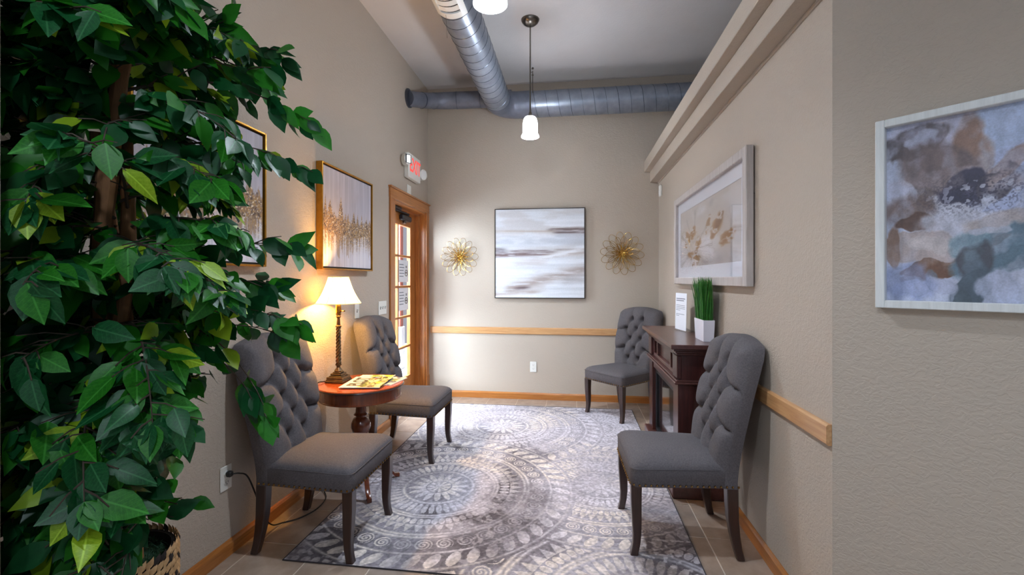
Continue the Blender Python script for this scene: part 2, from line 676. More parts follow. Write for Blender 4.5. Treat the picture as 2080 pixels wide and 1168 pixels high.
def painted_grid(name, m, parent, org, du, dv, nu, nv, rgb):
    """A flat printed sheet: nu x nv points from org along du and dv, carrying its colours per point."""
    u = np.linspace(0, 1, nu)
    v = np.linspace(0, 1, nv)
    U, V = np.meshgrid(u, v, indexing='xy')
    org = np.array(org, float)
    P = org + U[..., None] * np.array(du, float) + V[..., None] * np.array(dv, float)
    P = P.reshape(-1, 3)
    i = np.arange(nu - 1)
    j = np.arange(nv - 1)
    I, J = np.meshgrid(i, j, indexing='xy')
    a = (J * nu + I).ravel()
    F = np.stack([a, a + 1, a + 1 + nu, a + nu], 1)
    me = bpy.data.meshes.new(name)
    me.vertices.add(len(P))
    me.vertices.foreach_set('co', P.ravel())
    me.loops.add(F.size)
    me.loops.foreach_set('vertex_index', F.ravel())
    me.polygons.add(len(F))
    me.polygons.foreach_set('loop_start', np.arange(0, F.size, 4))
    me.update(calc_edges=True)
    lin = np.clip(rgb.reshape(-1, 3) / 255.0, 0, 1)
    lin = np.where(lin <= 0.04045, lin / 12.92, ((lin + 0.055) / 1.055) ** 2.4)
    ca = me.color_attributes.new('Col', 'FLOAT_COLOR', 'POINT')
    ca.data.foreach_set('color', np.concatenate([lin, np.ones((len(lin), 1))], 1).ravel().astype(np.float32))
    me.materials.append(MATS[m])
    return link(name, me, parent)


def uvgrid(nu, nv, w, h):
    """x to the right and y downwards, in metres, for a sheet seen from its front (row 0 at the bottom)."""
    x = np.linspace(0, w, nu)
    y = np.linspace(h, 0, nv)
    return np.meshgrid(x, y, indexing='xy')


# ------------------------------------------------------------------ room shell
XL, XR, YB, ZC = -1.615, 0.89, 4.93, 3.43
DY0, DY1, DZ = 3.945, 4.842, 2.03
LEDGE = 2.535

m_ = MB()
m_.box(XL - .14, XL, 0.75, DY0, 0, ZC + .02, 0)
m_.box(XL - .14, XL, DY1, YB, 0, ZC + .02, 0)
m_.box(XL - .14, XL, DY0, DY1, DZ, ZC + .02, 0)
struct(m_.build('wall_left', 'greige_paint', smooth=False))
struct(box('wall_back', XL - .14, 3.5, YB, YB + .14, 0, ZC + .02, 'greige_paint', b=0))
struct(box('wall_right', XR, XR + .16, 1.709, YB, 0, LEDGE, 'greige_paint', b=0))
struct(box('wall_near_left', XL - .4, -1.108, 0.60, 0.75, 0, ZC + .02, 'greige_paint', b=0.004))
# angled wall carrying the floral print, running from the corner towards the room behind
aw = MB().box(0, 1.5, 0, .14, 0, LEDGE, 0).build('wall_angled', 'greige_paint', smooth=False)
aw.location = (XR, 1.709, 0)
aw.rotation_euler = (0, 0, math.radians(-45))
struct(aw)
struct(box('wall_far_right', 3.5, 3.6, 0.0, YB + .14, 0, ZC + .02, 'greige_paint', b=0))
struct(box('ceiling', XL - .4, 3.6, -1.6, YB + .14, ZC, ZC + .1, 'ceiling_paint', b=0))

# floor: grout bed with every tile that shows laid on it
fl = struct(box('floor', XL - .3, 3.6, -1.6, YB + .1, -0.06, -0.002, 'grout', b=0))
TX0, TP, TY0, TQ = -1.222, 0.3145, 2.07, 0.332
RUG = (-1.33, 0.578, 1.945, 4.64)
tile_mesh = {}
for k, mm in enumerate(('tile_stone', 'tile_stone_warm', 'tile_stone_grey')):
    tile_mesh[k] = MB().box(-TP / 2 + .0028, TP / 2 - .0028, -TQ / 2 + .0028, TQ / 2 - .0028, -.008, 0, .0012).mesh('tile', mm)
for i in range(-2, 8):
    for j in range(-5, 10):
        cx, cy = TX0 + (i + .5) * TP, TY0 + (j + .5) * TQ
        x0, x1, y0, y1 = cx - TP / 2, cx + TP / 2, cy - TQ / 2, cy + TQ / 2
        if x1 < XL + .02 or x0 > XR + .25 or (x0 > XR - .03 and cy > 1.7) or y0 > YB - .02:
            continue
        if x0 > RUG[0] and x1 < RUG[1] and y0 > RUG[2] and y1 < RUG[3]:
            continue
        if x0 < XL or y1 > YB or (x1 > XR and cy > 1.5):          # cut tile along a wall
            t = MB().box(max(x0 + .002, XL) - cx, min(x1 - .002, XR if cy > 1.5 else 9) - cx, y0 + .002 - cy,
                         min(y1 - .002, YB) - cy, -.008, 0, .0015).mesh('tile', 'tile_stone')
        else:
            t = tile_mesh[R.randrange(3)]
        o = link('tile', t, fl, (cx, cy, 0))

# trims
BH = 0.072


def base_profile_y(name, x, y0, y1, s, m):
    """Baseboard along Y; s is the side of the wall the board stands on."""
    pr = [(0, 0), (.014, 0), (.014, BH * .78), (.009, BH * .93), (.004, BH), (0, BH)]
    loops = [[(x + s * a, y, z) for a, z in pr] for y in (y0, y1)]
    return struct(MB().loft(loops).build(name, m, smooth=False))


base_profile_y('baseboard_left', XL, 0.75, 3.843, 1, 'oak_along_y')
base_profile_y('baseboard_right', XR, 1.715, YB, -1, 'oak_along_y')
pr_ = [(0, 0), (.014, 0), (.014, BH * .78), (.009, BH * .93), (.004, BH), (0, BH)]
struct(MB().loft([[(x, YB - a, z) for a, z in pr_] for x in (XL + .02, XR - .014)]).build('baseboard_back', 'oak_along_x', smooth=False))
# chair rails
rp_ = [(0, .705), (.012, .705), (.018, .712), (.018, .772), (.012, .779), (0, .779)]
struct(MB().loft([[(x, YB - a, z) for a, z in rp_] for x in (XL + .035, XR - .018)]).build('trim_1', 'oak_rail_x', smooth=False))
rq_ = [(0, .722), (.012, .722), (.018, .729), (.018, .789), (.012, .796), (0, .796)]
struct(MB().loft([[(XR - a, y, z) for a, z in rq_] for y in (1.712, YB - .002)]).build('trim_2', 'oak_rail_y', smooth=False))
# stepped ledge along the top of the half-height right wall
struct(box('trim_3', .742, XR + .20, 1.66, YB, 2.43, LEDGE + .004, 'greige_paint', b=.003))
struct(box('trim_4', .80, XR + .02, 1.68, YB, 2.32, 2.4305, 'greige_paint', b=.003))
struct(box('trim_5', XR - .010, XR + .01, 1.69, YB, 2.306, 2.3205, 'greige_paint', b=.002))

# ------------------------------------------------------------------ glazed door in the left wall
dr = thing('door_1', 'oak framed glass door with small panes standing in the left wall', 'door', (0, 0, 0))
dr['kind'] = 'structure'
c = .018
box('casing', XL, XL + c, DY0 - .10, DY0 + .004, 0, DZ + .004, 'oak_along_z', dr, .003)
box('casing', XL, XL + c, DY1 - .004, YB - .004, .24, DZ + .004, 'oak_along_z', dr, .003)
box('plinth_block', XL, XL + c + .006, DY1 - .004, YB - .003, 0, .24, 'oak_along_z', dr, .003)
hd = box('casing_head', XL, XL + c + .002, DY0 - .105, YB - .003, DZ + .004, DZ + .092, 'oak_along_y', dr, .003)
box('head_cap', XL, XL + c + .016, DY0 - .118, YB - .001, DZ + .092, DZ + .108, 'oak_along_y', dr, .004)
box('jamb', XL - .14, XL, DY0 - .002, DY0 + .016, 0, DZ, 'oak_along_z', dr, .002)
box('jamb', XL - .14, XL, DY1 - .016, DY1 + .002, 0, DZ, 'oak_along_z', dr, .002)
box('jamb', XL - .14, XL, DY0, DY1, DZ - .016, DZ + .002, 'oak_along_y', dr, .002)
box('door_stop', XL - .105, XL - .06, DY1 - .034, DY1 - .015, 0, DZ - .015, 'oak_along_z', dr, .002)
box('door_stop', XL - .105, XL - .06, DY0 + .015, DY0 + .034, 0, DZ - .015, 'oak_along_z', dr, .002)
GX0, GX1 = XL - .145, XL - .105
GY0, GY1, GZ0, GZ1 = 4.025, 4.668, .29, 1.852
lf = MB()
lf.box(GX0, GX1, DY0 + .018, GY0, .01, DZ - .02, .003)
lf.box(GX0, GX1, GY1, DY1 - .018, .01, DZ - .02, .003)
leafo = lf.build('door_leaf', 'oak_along_z', dr)
lf = MB()
lf.box(GX0, GX1, GY0, GY1, .01, GZ0, .002)
lf.box(GX0, GX1, GY0, GY1, GZ1, DZ - .02, .002)
lf.build('door_rail', 'oak_along_y', dr)
ym = (GY0 + GY1) / 2 - .008
box('muntin', GX0 + .006, GX1 - .004, ym - .011, ym + .011, GZ0, GZ1, 'oak_along_z', leafo, .003)
for k in range(1, 5):
    z = GZ0 + (GZ1 - GZ0) * k / 5
    box('muntin', GX0 + .006, GX1 - .004, GY0, GY1, z - .011, z + .011, 'oak_along_y', leafo, .003)
pm = {}
for a, (y0, y1) in enumerate(((GY0, ym - .011), (ym + .011, GY1))):
    for k in range(5):
        h = (GZ1 - GZ0) / 5
        z0 = GZ0 + h * k + .009
        MB().box(GX0 + .018, GX0 + .022, y0, y1, z0, z0 + h - .018, 0).build('pane', 'clear_pane', leafo, smooth=False)
# closer on the top of the leaf
cl = MB()
cl.box(GX1, GX1 + .05, 4.34, 4.58, 1.895, 1.955, .012)
cl.build('door_closer', 'dark_metal', dr)
ar = MB()
ar.box(GX1 + .012, GX1 + .036, 4.16, 4.55, 1.966, 1.985, .004)
ar.box(GX1 + .004, GX1 + .05, 4.08, 4.30, 1.985, 2.012, .006)
ar.lathe([(.016, 0), (.016, .03)], 10, (GX1 + .025, 4.52, 1.95))
ar.build('closer_arm', 'dark_metal', dr)
kn = MB().lathe([(.0, -.03), (.017, -.028), (.02, -.012), (.014, 0), (.014, .012)], 14, (GX1 + .028, 4.42, 1.895))
kn.build('closer_cap', 'nickel', dr)

# printed notices taped to the panes
for nm, lab, z0, z1, seed in (('notice', 'pale printed notice with round grey emblem on the upper right pane', 1.275, 1.50, 3),
                              ('notice', 'white printed notice with small round emblem on the middle right pane', .985, 1.215, 5)):
    t = thing(nm, lab, 'notice', (GX0 + .026, 4.36, z0))
    h = z1 - z0
    MB().box(0, .0012, 0, .275, 0, h, 0).build('sheet', 'paper_white', t, smooth=False)
    rows = MB()
    for q in range(5):
        rows.box(.0013, .002, .03, .03 + .11 + .02 * (q % 2), h - .05 - q * .03, h - .042 - q * .03, 0)
    rows.build('printed_lines', 'ink_grey', t, smooth=False)
    em = [(.0016, .215 + .032 * math.cos(2 * PI * i / 24), h * .42 + .032 * math.sin(2 * PI * i / 24)) for i in range(24)]
    g = MB().tube(em, .004, 4, closed=True)
    g.box(.001, .003, .195, .235, h * .42 - .004, h * .42 + .006, 0)
    g.box(.001, .003, .205, .212, h * .42 + .05, h * .42 + .075, 0)
    g.box(.001, .003, .222, .229, h * .42 + .05, h * .42 + .075, 0)
    g.build('emblem', 'ink_dark', t, smooth=False)

# bright entry beyond the door
struct(box('ground', -6.2, XL - .14, 2.0, 9.0, -.08, -.01, 'entry_floor', b=0))
struct(box('wall_entry', -4.4, -4.3, 2.0, 9.0, 0, 3.0, 'entry_white', b=0))
for k, (x, y) in enumerate(((-2.55, 6.42), (-3.3, 6.9))):
    p = thing('entry_post', ('red-brown timber post with white base seen through the door panes',
                             'second timber post deeper in the entry behind the first post')[k], 'post', (x, y, -.01))
    box('shaft', -.055, .055, -.055, .055, .62, 2.55, 'entry_wood', p, .01)
    box('pedestal', -.075, .075, -.075, .075, 0, .62, 'entry_floor', p, .01)
    box('capital', -.075, .075, -.075, .075, 2.55, 2.75, 'entry_white', p, .01)

# ------------------------------------------------------------------ rug
rx0, rx1, ry0, ry1 = RUG
rg = tag(thing('area_rug', '', '', (0, 0, 0)), 'grey and cream distressed medallion area rug on the tiled floor', 'rug')
RT = .005
nu, nv = 540, 750
gx = np.linspace(rx0, rx1, nu)
gy = np.linspace(ry0, ry1, nv)
GX, GY = np.meshgrid(gx, gy, indexing='xy')
GXw = GX + .008 * (fbm(GX * 9, GY * 9, 1) - .5)
GYw = GY + .008 * (fbm(GX * 9, GY * 9, 2) - .5)


def medallion(cx, cy, rad, sc=1.0):
    """Concentric ornament: flower, beads, double lines, lace, scrolls and leaf border. Returns motif strength and mask."""
    dx, dy = GXw - cx, GYw - cy
    r = np.hypot(dx, dy) / rad
    th = np.arctan2(dy, dx)
    m = np.zeros_like(r)

    def ring(r0, w):
        return np.exp(-((r - r0) / w) ** 2)
    # flower heart
    m += (r < .09) * (.4 + .6 * (np.cos(10 * th) > 0))
    pet = np.abs(np.sin(th * 8))
    m += ((r > .10) & (r < .10 + .13 * pet)) * .9
    m += ring(.26, .012)
    # spokes of small leaves
    q = (r - .28) / .12
    m += ((q > 0) & (q < 1)) * (np.abs(np.cos(th * 22)) > .25 + .7 * np.abs(q - .5) * 1.6) * .8
    m += ring(.425, .010) + ring(.45, .010)
    # beads
    q = (r - .505) / .035
    m += (((th * 34 / PI) % 1 - .5) ** 2 * 5 + q ** 2 < 1) * .9
    # lace triangles
    q = (r - .545) / .09
    tri = np.abs(((th * 27 / PI) % 1) - .5) * 2
    m += ((q > 0) & (q < 1) & (q < tri)) * .75
    m += ring(.655, .010) + ring(.685, .012)
    # scroll band
    k = th * 19 / PI
    u = ((k % 1) - .5) * (PI * .76 / 19) * 1.0
    v = r - .765
    rr = np.hypot(u, v)
    ph = np.arctan2(v, u)
    sp = np.abs(((rr / .022 - ph / (2 * PI)) % 1) - .5)
    m += (rr < .055) * (sp < .24) * .95
    m += ring(.85, .009)
    # leaf border
    q = (r - .925) / .07
    k = (th * 25 / PI + .25 * q) % 1 - .5
    m += ((k * 2.6) ** 2 + q ** 2 < .8) * .9
    m += ring(1.0, .010) * .7
    return np.clip(m, 0, 1), r


meds = [(-.62, 3.98, .86), (.20, 4.05, .60), (.17, 2.92, .70), (-.83, 2.76, .82), (.30, 1.80, .95), (-1.25, 4.75, .7),
        (.85, 3.5, .5), (-.6, 1.55, .6)]
motif = np.zeros_like(GX)
depthm = np.zeros_like(GX)
order = [5, 6, 7, 4, 1, 2, 0, 3]
for i in order:
    mm, r = medallion(*meds[i])
    ins = r < 1.03
    motif = np.where(ins, mm, motif)
    depthm = np.where(ins, .35 + .4 * ((r * 3.3) % 1), depthm)
bgl = (~(depthm > 0))
motif = np.where(bgl, (np.abs(np.sin(GX * 60) * np.sin(GY * 60)) > .45) * .6, motif)
wear = fbm(GX * 3.2, GY * 3.2, 5, 6)
wear2 = fbm(GX * 14, GY * 14, 7, 5)
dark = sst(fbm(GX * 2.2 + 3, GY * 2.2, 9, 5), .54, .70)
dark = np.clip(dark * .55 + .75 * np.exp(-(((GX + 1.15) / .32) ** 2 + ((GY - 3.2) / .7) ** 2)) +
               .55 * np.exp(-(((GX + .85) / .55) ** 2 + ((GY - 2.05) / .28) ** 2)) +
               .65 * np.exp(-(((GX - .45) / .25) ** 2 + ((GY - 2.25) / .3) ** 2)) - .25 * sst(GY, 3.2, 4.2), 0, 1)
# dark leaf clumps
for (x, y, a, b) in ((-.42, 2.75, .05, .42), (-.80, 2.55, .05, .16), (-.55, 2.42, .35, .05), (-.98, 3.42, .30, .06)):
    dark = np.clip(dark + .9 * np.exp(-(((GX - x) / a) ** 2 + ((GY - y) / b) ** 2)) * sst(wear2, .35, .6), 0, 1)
ground_l = np.array((176, 174, 182.))
ground_d = np.array((92, 88, 92.))
g3 = dark[..., None]
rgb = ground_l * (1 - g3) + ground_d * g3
rgb = rgb * (1 - .20 * (depthm[..., None] - .5))
cream = np.array((238, 230, 216.))
cream2 = np.array((222, 221, 228.))
cw = sst(fbm(GX * 2.1, GY * 2.1, 21, 4), .4, .6)[..., None]
mcol = cream * cw + cream2 * (1 - cw)
strength = (.40 + .60 * sst(wear, .34, .54)) * (.75 + .5 * (wear2 - .5))
f = (motif * strength)[..., None]
rgb = rgb * (1 - f) + mcol * f
sp = (fbm(GX * 90, GY * 90, 30, 2) - .5)[..., None]
rgb = rgb * (1 + .38 * sp)
spk = (sst(fbm(GX * 40, GY * 40, 33, 3), .60, .72) * dark * .7)[..., None]
rgb = rgb * (1 - spk) + np.array((188, 184, 186.)) * spk
rgb = rgb * np.array((1.0, .985, .99))
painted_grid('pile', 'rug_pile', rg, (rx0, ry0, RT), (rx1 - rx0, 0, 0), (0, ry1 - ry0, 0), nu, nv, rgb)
MB().box(rx0, rx1, ry0, ry1, 0.0003, RT - .0004, .001).build('backing', 'rug_edge', rg)
bd = MB()
bd.tube([(rx0, ry0, .004), (rx1, ry0, .004), (rx1, ry1, .004), (rx0, ry1, .004)], .0036, 6, closed=True)
bd.build('binding', 'rug_edge', rg)


# ------------------------------------------------------------------ tufted side chairs (face +X, origin on the floor)
def rrect(x0, x1, hy0, hy1, ins, rad, z, n=7):
    """Rounded trapezoid loop: half widths hy0 at x0 and hy1 at x1, shrunk by ins."""
    x0, x1 = x0 + ins, x1 - ins
    h0, h1 = hy0 - ins, hy1 - ins
    pts = []
    for (cx, cy, a0, hw) in ((x1 - rad, h1 - rad, 0, h1), (x0 + rad, h0 - rad, 90, h0), (x0 + rad, -h0 + rad, 180, h0),
                             (x1 - rad, -h1 + rad, 270, h1)):
        for k in range(n):
            a = math.radians(a0 + 90 * k / (n - 1))
            pts.append((cx + rad * math.cos(a), cy + rad * math.sin(a), z))
    return pts


def lean(z):
    t = max(0, z - .36)
    return .07 * t + .205 * t * t


ROWS = [(.895, (-.062, .062)), (.80, (-.125, 0, .125)), (.705, (-.062, .062)), (.61, (-.125, 0, .125)), (.515, (-.062, .062))]
BUT = [(y, z) for z, ys in ROWS for y in ys]


def back_front_x(z):
    return -.225 - lean(z) + .058


def make_chair():
    t = thing('tufted_chair', '', 'chair')
    # seat cushion
    prof = [(.325, .006), (.33, .001), (.405, .0), (.418, .003), (.430, .012), (.441, .028), (.450, .052), (.458, .09), (.463, .14),
            (.4655, .19)]
    loops = [rrect(-.215, .262, .222, .248, i, max(.004, .034 - i * .12), z) for z, i in prof]
    MB().loft(loops).build('seat', 'chair_fabric', t, angle=60)
    wl = rrect(-.17, .2635, .2245, .2495, .0, .034, .412, 9)
    MB().tube(wl, .0018, 5, closed=True).build('seat_welt', 'chair_fabric', t)
    # backrest with diamond tufting
    nu, nv = 61, 84
    s = np.linspace(-1, 1, nu)
    q = np.linspace(0, 1, nv)
    Sg, Qg = np.meshgrid(s, q, indexing='xy')
    zt = .974 + .042 * (1 - Sg ** 2) - .05 * np.clip((np.abs(Sg) - .86) / .14, 0, 1) ** 2.4
    Z = .326 + Qg * (zt - .326)
    hw = .222 + .030 * sst(Z, .36, .72) - .012 * sst(Z, .80, 1.0)
    Yg = Sg * hw
    segs = []
    for (y, z) in BUT:
        for (y2, z2) in BUT:
            if z2 < z and abs(z - z2 - .095) < .01 and abs(abs(y - y2) - .0625) < .01:
                segs.append((y, z, y2, z2))
    for y in (-.062, .062):
        segs.append((y, .895, y * 1.25, 1.06))
        segs.append((y, .515, y * 1.05, .40))
    for z in (.80, .61):
        for sg in (-1, 1):
            segs.append((sg * .125, z, sg * .30, z - .012))
    D = np.full(Yg.shape, 9.0)
    for (y0, z0, y1, z1) in segs:
        dy, dz = y1 - y0, z1 - z0
        L2 = dy * dy + dz * dz
        tt = np.clip(((Yg - y0) * dy + (Z - z0) * dz) / L2, 0, 1)
        bow = .010 * np.sin(tt * PI)
        D = np.minimum(D, np.hypot(Yg - y0 - tt * dy, Z - z0 - tt * dz + bow))
    B = np.full(Yg.shape, 9.0)
    for (y, z) in BUT:
        B = np.minimum(B, np.hypot(Yg - y, Z - z))
    pill = 1 - np.exp(-D / .017)
    hole = np.exp(-(B / .021) ** 2)
    crease = np.exp(-(D / .0045) ** 2)
    edge = np.minimum.reduce([(1 - np.abs(Sg)) * .24, (1 - Qg) * .62, np.full(Sg.shape, 9.0)])
    ef = 1 - np.exp(-np.clip(edge, 0, 9) / .018)
    h = (.040 * pill + .008) * ef - .036 * hole - .008 * crease * ef
    h = np.maximum(h, -.030)
    le = .07 * np.clip(Z - .36, 0, 9) + .205 * np.clip(Z - .36, 0, 9) ** 2
    Xb = -.225 - le
    Xf = Xb + .056 + h
    vs = []
    for a in range(nv):
        for b in range(nu):
            vs.append((Xf[a, b], Yg[a, b], Z[a, b]))
    fs = []
    for a in range(nv - 1):
        for b in range(nu - 1):
            i = a * nu + b
            fs.append((i, i + 1, i + nu + 1, i + nu))
    # rim ring and flat back
    rim = [b for b in range(nu)] + [a * nu + nu - 1 for a in range(1, nv)] + [(nv - 1) * nu + b for b in range(nu - 2, -1, -1)] + \
          [a * nu for a in range(nv - 2, 0, -1)]
    o1 = len(vs)
    for i in rim:
        a, b = divmod(i, nu)
        vs.append((Xb[a, b] + .046, Yg[a, b] * 1.012, Z[a, b] + (.003 if a == nv - 1 else 0)))
    o2 = len(vs)
    for i in rim:
        a, b = divmod(i, nu)
        vs.append((Xb[a, b], Yg[a, b] * 1.008, Z[a, b]))
    n = len(rim)
    for k in range(n):
        k2 = (k + 1) % n
        fs.append((rim[k2], rim[k], o1 + k, o1 + k2))
        fs.append((o1 + k2, o1 + k, o2 + k, o2 + k2))
    o3 = len(vs)
    # back skin as rows joined across
    for a in range(nv):
        vs.append((Xb[a, nu // 2], 0, Z[a, nu // 2] if a < nv - 1 else zt[-1, nu // 2]))
    L = {i: o2 + k for k, i in enumerate(rim)}
    for a in range(nv - 1):
        fs.append((L[a * nu], o3 + a, o3 + a + 1, L[(a + 1) * nu]))
        fs.append((o3 + a, L[a * nu + nu - 1], L[(a + 1) * nu + nu - 1], o3 + a + 1))
    for b in range(nu - 1):
        fs.append((L[(nv - 1) * nu + b], o3 + nv - 1, L[(nv - 1) * nu + b + 1]))
    bk = MB()
    bk.add(vs, fs)
    bo = bk.build('backrest', 'chair_fabric', t, angle=70)
    # upholstered tuft buttons
    bm = MB().sphere((0, 0, 0), .0095, 8, 6, (.55, 1, 1)).mesh('tuft_button', 'chair_button')
    for (y, z) in BUT:
        link('tuft_button', bm, bo, (-.225 - lean(z) + .056 - .021, y, z))
    # legs
    def sq(cx, cy, z, hx, hy, ch=.004):
        return [(cx + hx - ch, cy + hy, z), (cx - hx + ch, cy + hy, z), (cx - hx, cy + hy - ch, z), (cx - hx, cy - hy + ch, z),
                (cx - hx + ch, cy - hy, z), (cx + hx - ch, cy - hy, z), (cx + hx, cy - hy + ch, z), (cx + hx, cy + hy - ch, z)]
    for sg in (-1, 1):
        prof = [(.33, .234, .215, .025), (.24, .234, .215, .0235), (.16, .231, .214, .0215), (.10, .229, .2135, .019), (.06, .231, .214, .0175),
                (.03, .236, .2155, .017), (.0, .243, .217, .0175)]
        MB().loft([sq(x, sg * y, z, h, h) for z, x, y, h in prof]).build('leg', 'espresso_wood', t, angle=30)
    for sg in (-1, 1):
        prof = [(.33, -.204, .198, .0255), (.26, -.205, .199, .025), (.18, -.209, .200, .0235), (.11, -.217, .202, .021), (.05, -.228, .205, .0185),
                (.0, -.241, .208, .0175)]
        MB().loft([sq(x, sg * y, z, h, h) for z, x, y, h in prof]).build('leg', 'espresso_wood', t, angle=30)
    # brass nail heads along the lower edge
    nh = MB()
    lp = rrect(-.235, .263, .223, .249, .0, .034, .3365, 5)
    lp = [Vector(p) for p in lp]
    # from rear left around the front to rear right
    path = lp[7:5:-1] + lp[5::-1] + lp[::-1][:10]
    path = [Vector((-.235, .224, .3365)), Vector((.229, .2475, .3365)), Vector((.253, .238, .3365)), Vector((.263, .214, .3365)),
            Vector((.263, -.214, .3365)), Vector((.253, -.238, .3365)), Vector((.229, -.2475, .3365)), Vector((-.235, -.224, .3365))]
    dcur, step = 0.0, .0265
    nxt = .006
    for a, b in zip(path[:-1], path[1:]):
        L_ = (b - a).length
        while nxt <= dcur + L_:
            p = a.lerp(b, (nxt - dcur) / L_)
            nh.sphere(p, .0058, 6, 4)
            nxt += step
        dcur += L_
    o = nh.build('nailhead_trim', 'brass_nail', t)
    o['kind'] = 'stuff'
    return t


ch = make_chair()
CH = [((-1.252, 2.185), 0.0, 'charcoal tufted chair beside the ficus, nearest chair on the left wall'),
      ((-1.225, 3.325), -1.0, 'charcoal tufted chair between the lamp table and the glass door'),
      ((.520, 2.432), 182.0, 'charcoal tufted chair in front of the mantel, nearest on the right wall'),
      ((.462, 4.518), 223.5, 'charcoal tufted chair in the far corner beyond the mantel')]
for i, (p, a, lab) in enumerate(CH):
    o = ch if i == 0 else copy_tree(ch)
    on_rug = .0053
    o.location = (p[0], p[1], on_rug)
    o.rotation_euler = (0, 0, math.radians(a))
    o['label'] = lab
    o['category'] = 'chair'
    o['group'] = 'tufted waiting room chairs'

# ------------------------------------------------------------------ pedestal table
TC = (-1.318, 2.70)
TZ = .650
tb = thing('pedestal_table', 'round cherry pedestal table between the two left chairs', 'table', (TC[0], TC[1], .0053))
MB().lathe([(.0, TZ - .016), (.250, TZ - .016), (.258, TZ - .012), (.261, TZ - .006), (.258, TZ - .001), (.252, TZ), (0, TZ)], 64).build(
    'tabletop', 'cherry_top', tb)
MB().lathe([(.262, TZ - .016), (.265, TZ - .012), (.263, TZ - .007), (.259, TZ - .0065)], 64, cap=False).build('edge_band', 'espresso_wood', tb)
ap = MB().lathe([(.20, TZ - .016), (.243, TZ - .017), (.243, TZ - .080), (.247, TZ - .083), (.247, TZ - .088), (.241, TZ - .091), (.20, TZ - .091)], 64)
ap.build('apron', 'cherry_wood', tb)
MB().lathe([(.0, TZ - .02), (.05, TZ - .02), (.05, TZ - .09), (.034, TZ - .10), (.030, .50), (.033, .465), (.044, .452), (.030, .444), (.030, .438), (.046, .428),
            (.058, .40), (.060, .375), (.050, .345), (.034, .325), (.030, .31), (.040, .30), (.040, .285), (.028, .27), (.026, .24),
            (.040, .225), (.046, .20), (.046, .16), (.036, .14), (.0, .138)], 28).build('pedestal', 'cherry_wood', tb)
for k in range(3):
    a = math.radians(-53 + 97 * k) if k < 2 else math.radians(172)
    ca, sa = math.cos(a), math.sin(a)
    prof = [(.035, .205, .030), (.075, .20, .028), (.12, .165, .026), (.16, .11, .023), (.19, .055, .021), (.218, .022, .019), (.25, .013, .0185)]
    loops = []
    for r, z, h in prof:
        w = .013
        loops.append([(r * ca - sa * y, r * sa + ca * y, max(.0005, z + dz)) for y, dz in
                      ((-w, -h * .6), (w, -h * .6), (w * 1.0, h * .5), (w * .5, h * .62), (-w * .5, h * .62), (-w, h * .5))])
    MB().loft(loops).build('leg', 'cherry_wood', tb, angle=40)

# lamp standing on the table
LX, LY = -1.470, 2.705
lp = thing('table_lamp', 'lit bronze table lamp with bell shade and twisted stem on the round table', 'lamp', (LX, LY, TZ + .0056))
b_ = MB()
for (h, z0, z1) in ((.060, 0, .014), (.056, .014, .022), (.053, .022, .036), (.042, .036, .042), (.036, .042, .056), (.026, .056, .064)):
    b_.box(-h, h, -h, h, z0, z1, .003)
b_.build('base', 'bronze_lamp', lp)
MB().lathe([(.024, .064), (.026, .07), (.020, .078), (.012, .09), (.013, .10), (.019, .104), (.019, .110), (.014, .112)], 20).build('lower_collar', 'bronze_lamp', lp)
loops = []
for k in range(61):
    z = .111 + .232 * k / 60
    tw = k / 60 * PI * 4.2
    r0 = .0145 - .0025 * k / 60
    loops.append([((r0 + .0028 * math.cos(5 * (2 * PI * i / 20) )) * math.cos(2 * PI * i / 20 + tw),
                   (r0 + .0028 * math.cos(5 * (2 * PI * i / 20))) * math.sin(2 * PI * i / 20 + tw), z) for i in range(20)])
MB().loft(loops).build('twisted_stem', 'bronze_lamp', lp, angle=70)
MB().lathe([(.012, .342), (.018, .346), (.018, .352), (.012, .356), (.011, .375), (.009, .40), (.012, .404), (.016, .412), (.012, .420), (.017, .424), (.017, .43), (.010, .434)],
           20).build('upper_collar', 'bronze_lamp', lp)
sk = MB().lathe([(.010, .432), (.017, .437), (.018, .455), (.016, .487), (.010, .49)], 20)
sk.tube([(.016, 0, .446), (.036, .0, .446)], .0035, 6)
sk.lathe([(.006, -.004), (.006, .004)], 8, (.038, 0, .446))
sk.build('socket', 'brass_socket', lp)
hp = MB()
hp.tube([(0, .03 * math.sin(a) if 0 else .045 * math.cos(a), .49 + .085 + .085 * math.sin(a)) for a in [(-PI / 2 + .2) + (2 * PI - .4) * k / 20 for k in range(21)]], .0018, 5)
hp.build('harp', 'brass_socket', lp)
sh = MB()
loops = []
prof = [(.140, .495), (.137, .500), (.122, .522), (.105, .550), (.090, .582), (.077, .615), (.066, .648), (.063, .660)]
NS = 48
for r, z in prof:
    loops.append([(r * (1 - .035 * abs(math.sin(4 * (2 * PI * i / NS)))) * math.cos(2 * PI * i / NS),
                   r * (1 - .035 * abs(math.sin(4 * (2 * PI * i / NS)))) * math.sin(2 * PI * i / NS), z) for i in range(NS)])
sh.loft(loops, cap=False)
sho = sh.build('lamp_shade', 'lamp_shade_fabric', lp, angle=80)
rb = MB()
for k in range(8):
    a = 2 * PI * k / 8
    rb.tube([((r + .0012) * math.cos(a), (r + .0012) * math.sin(a), z) for r, z in prof], .0016, 4)
for ring_r, z in ((.140, .4955), (.063, .660)):
    rb.tube([(ring_r * (1 - .035 * abs(math.sin(4 * (2 * PI * i / NS)))) * math.cos(2 * PI * i / NS), ring_r * (1 - .035 * abs(math.sin(4 * (2 * PI * i / NS)))) * math.sin(2 * PI * i / NS), z)
             for i in range(NS)], .0026, 5, closed=True)
rb.build('shade_trim', 'lamp_shade_fabric', sho)

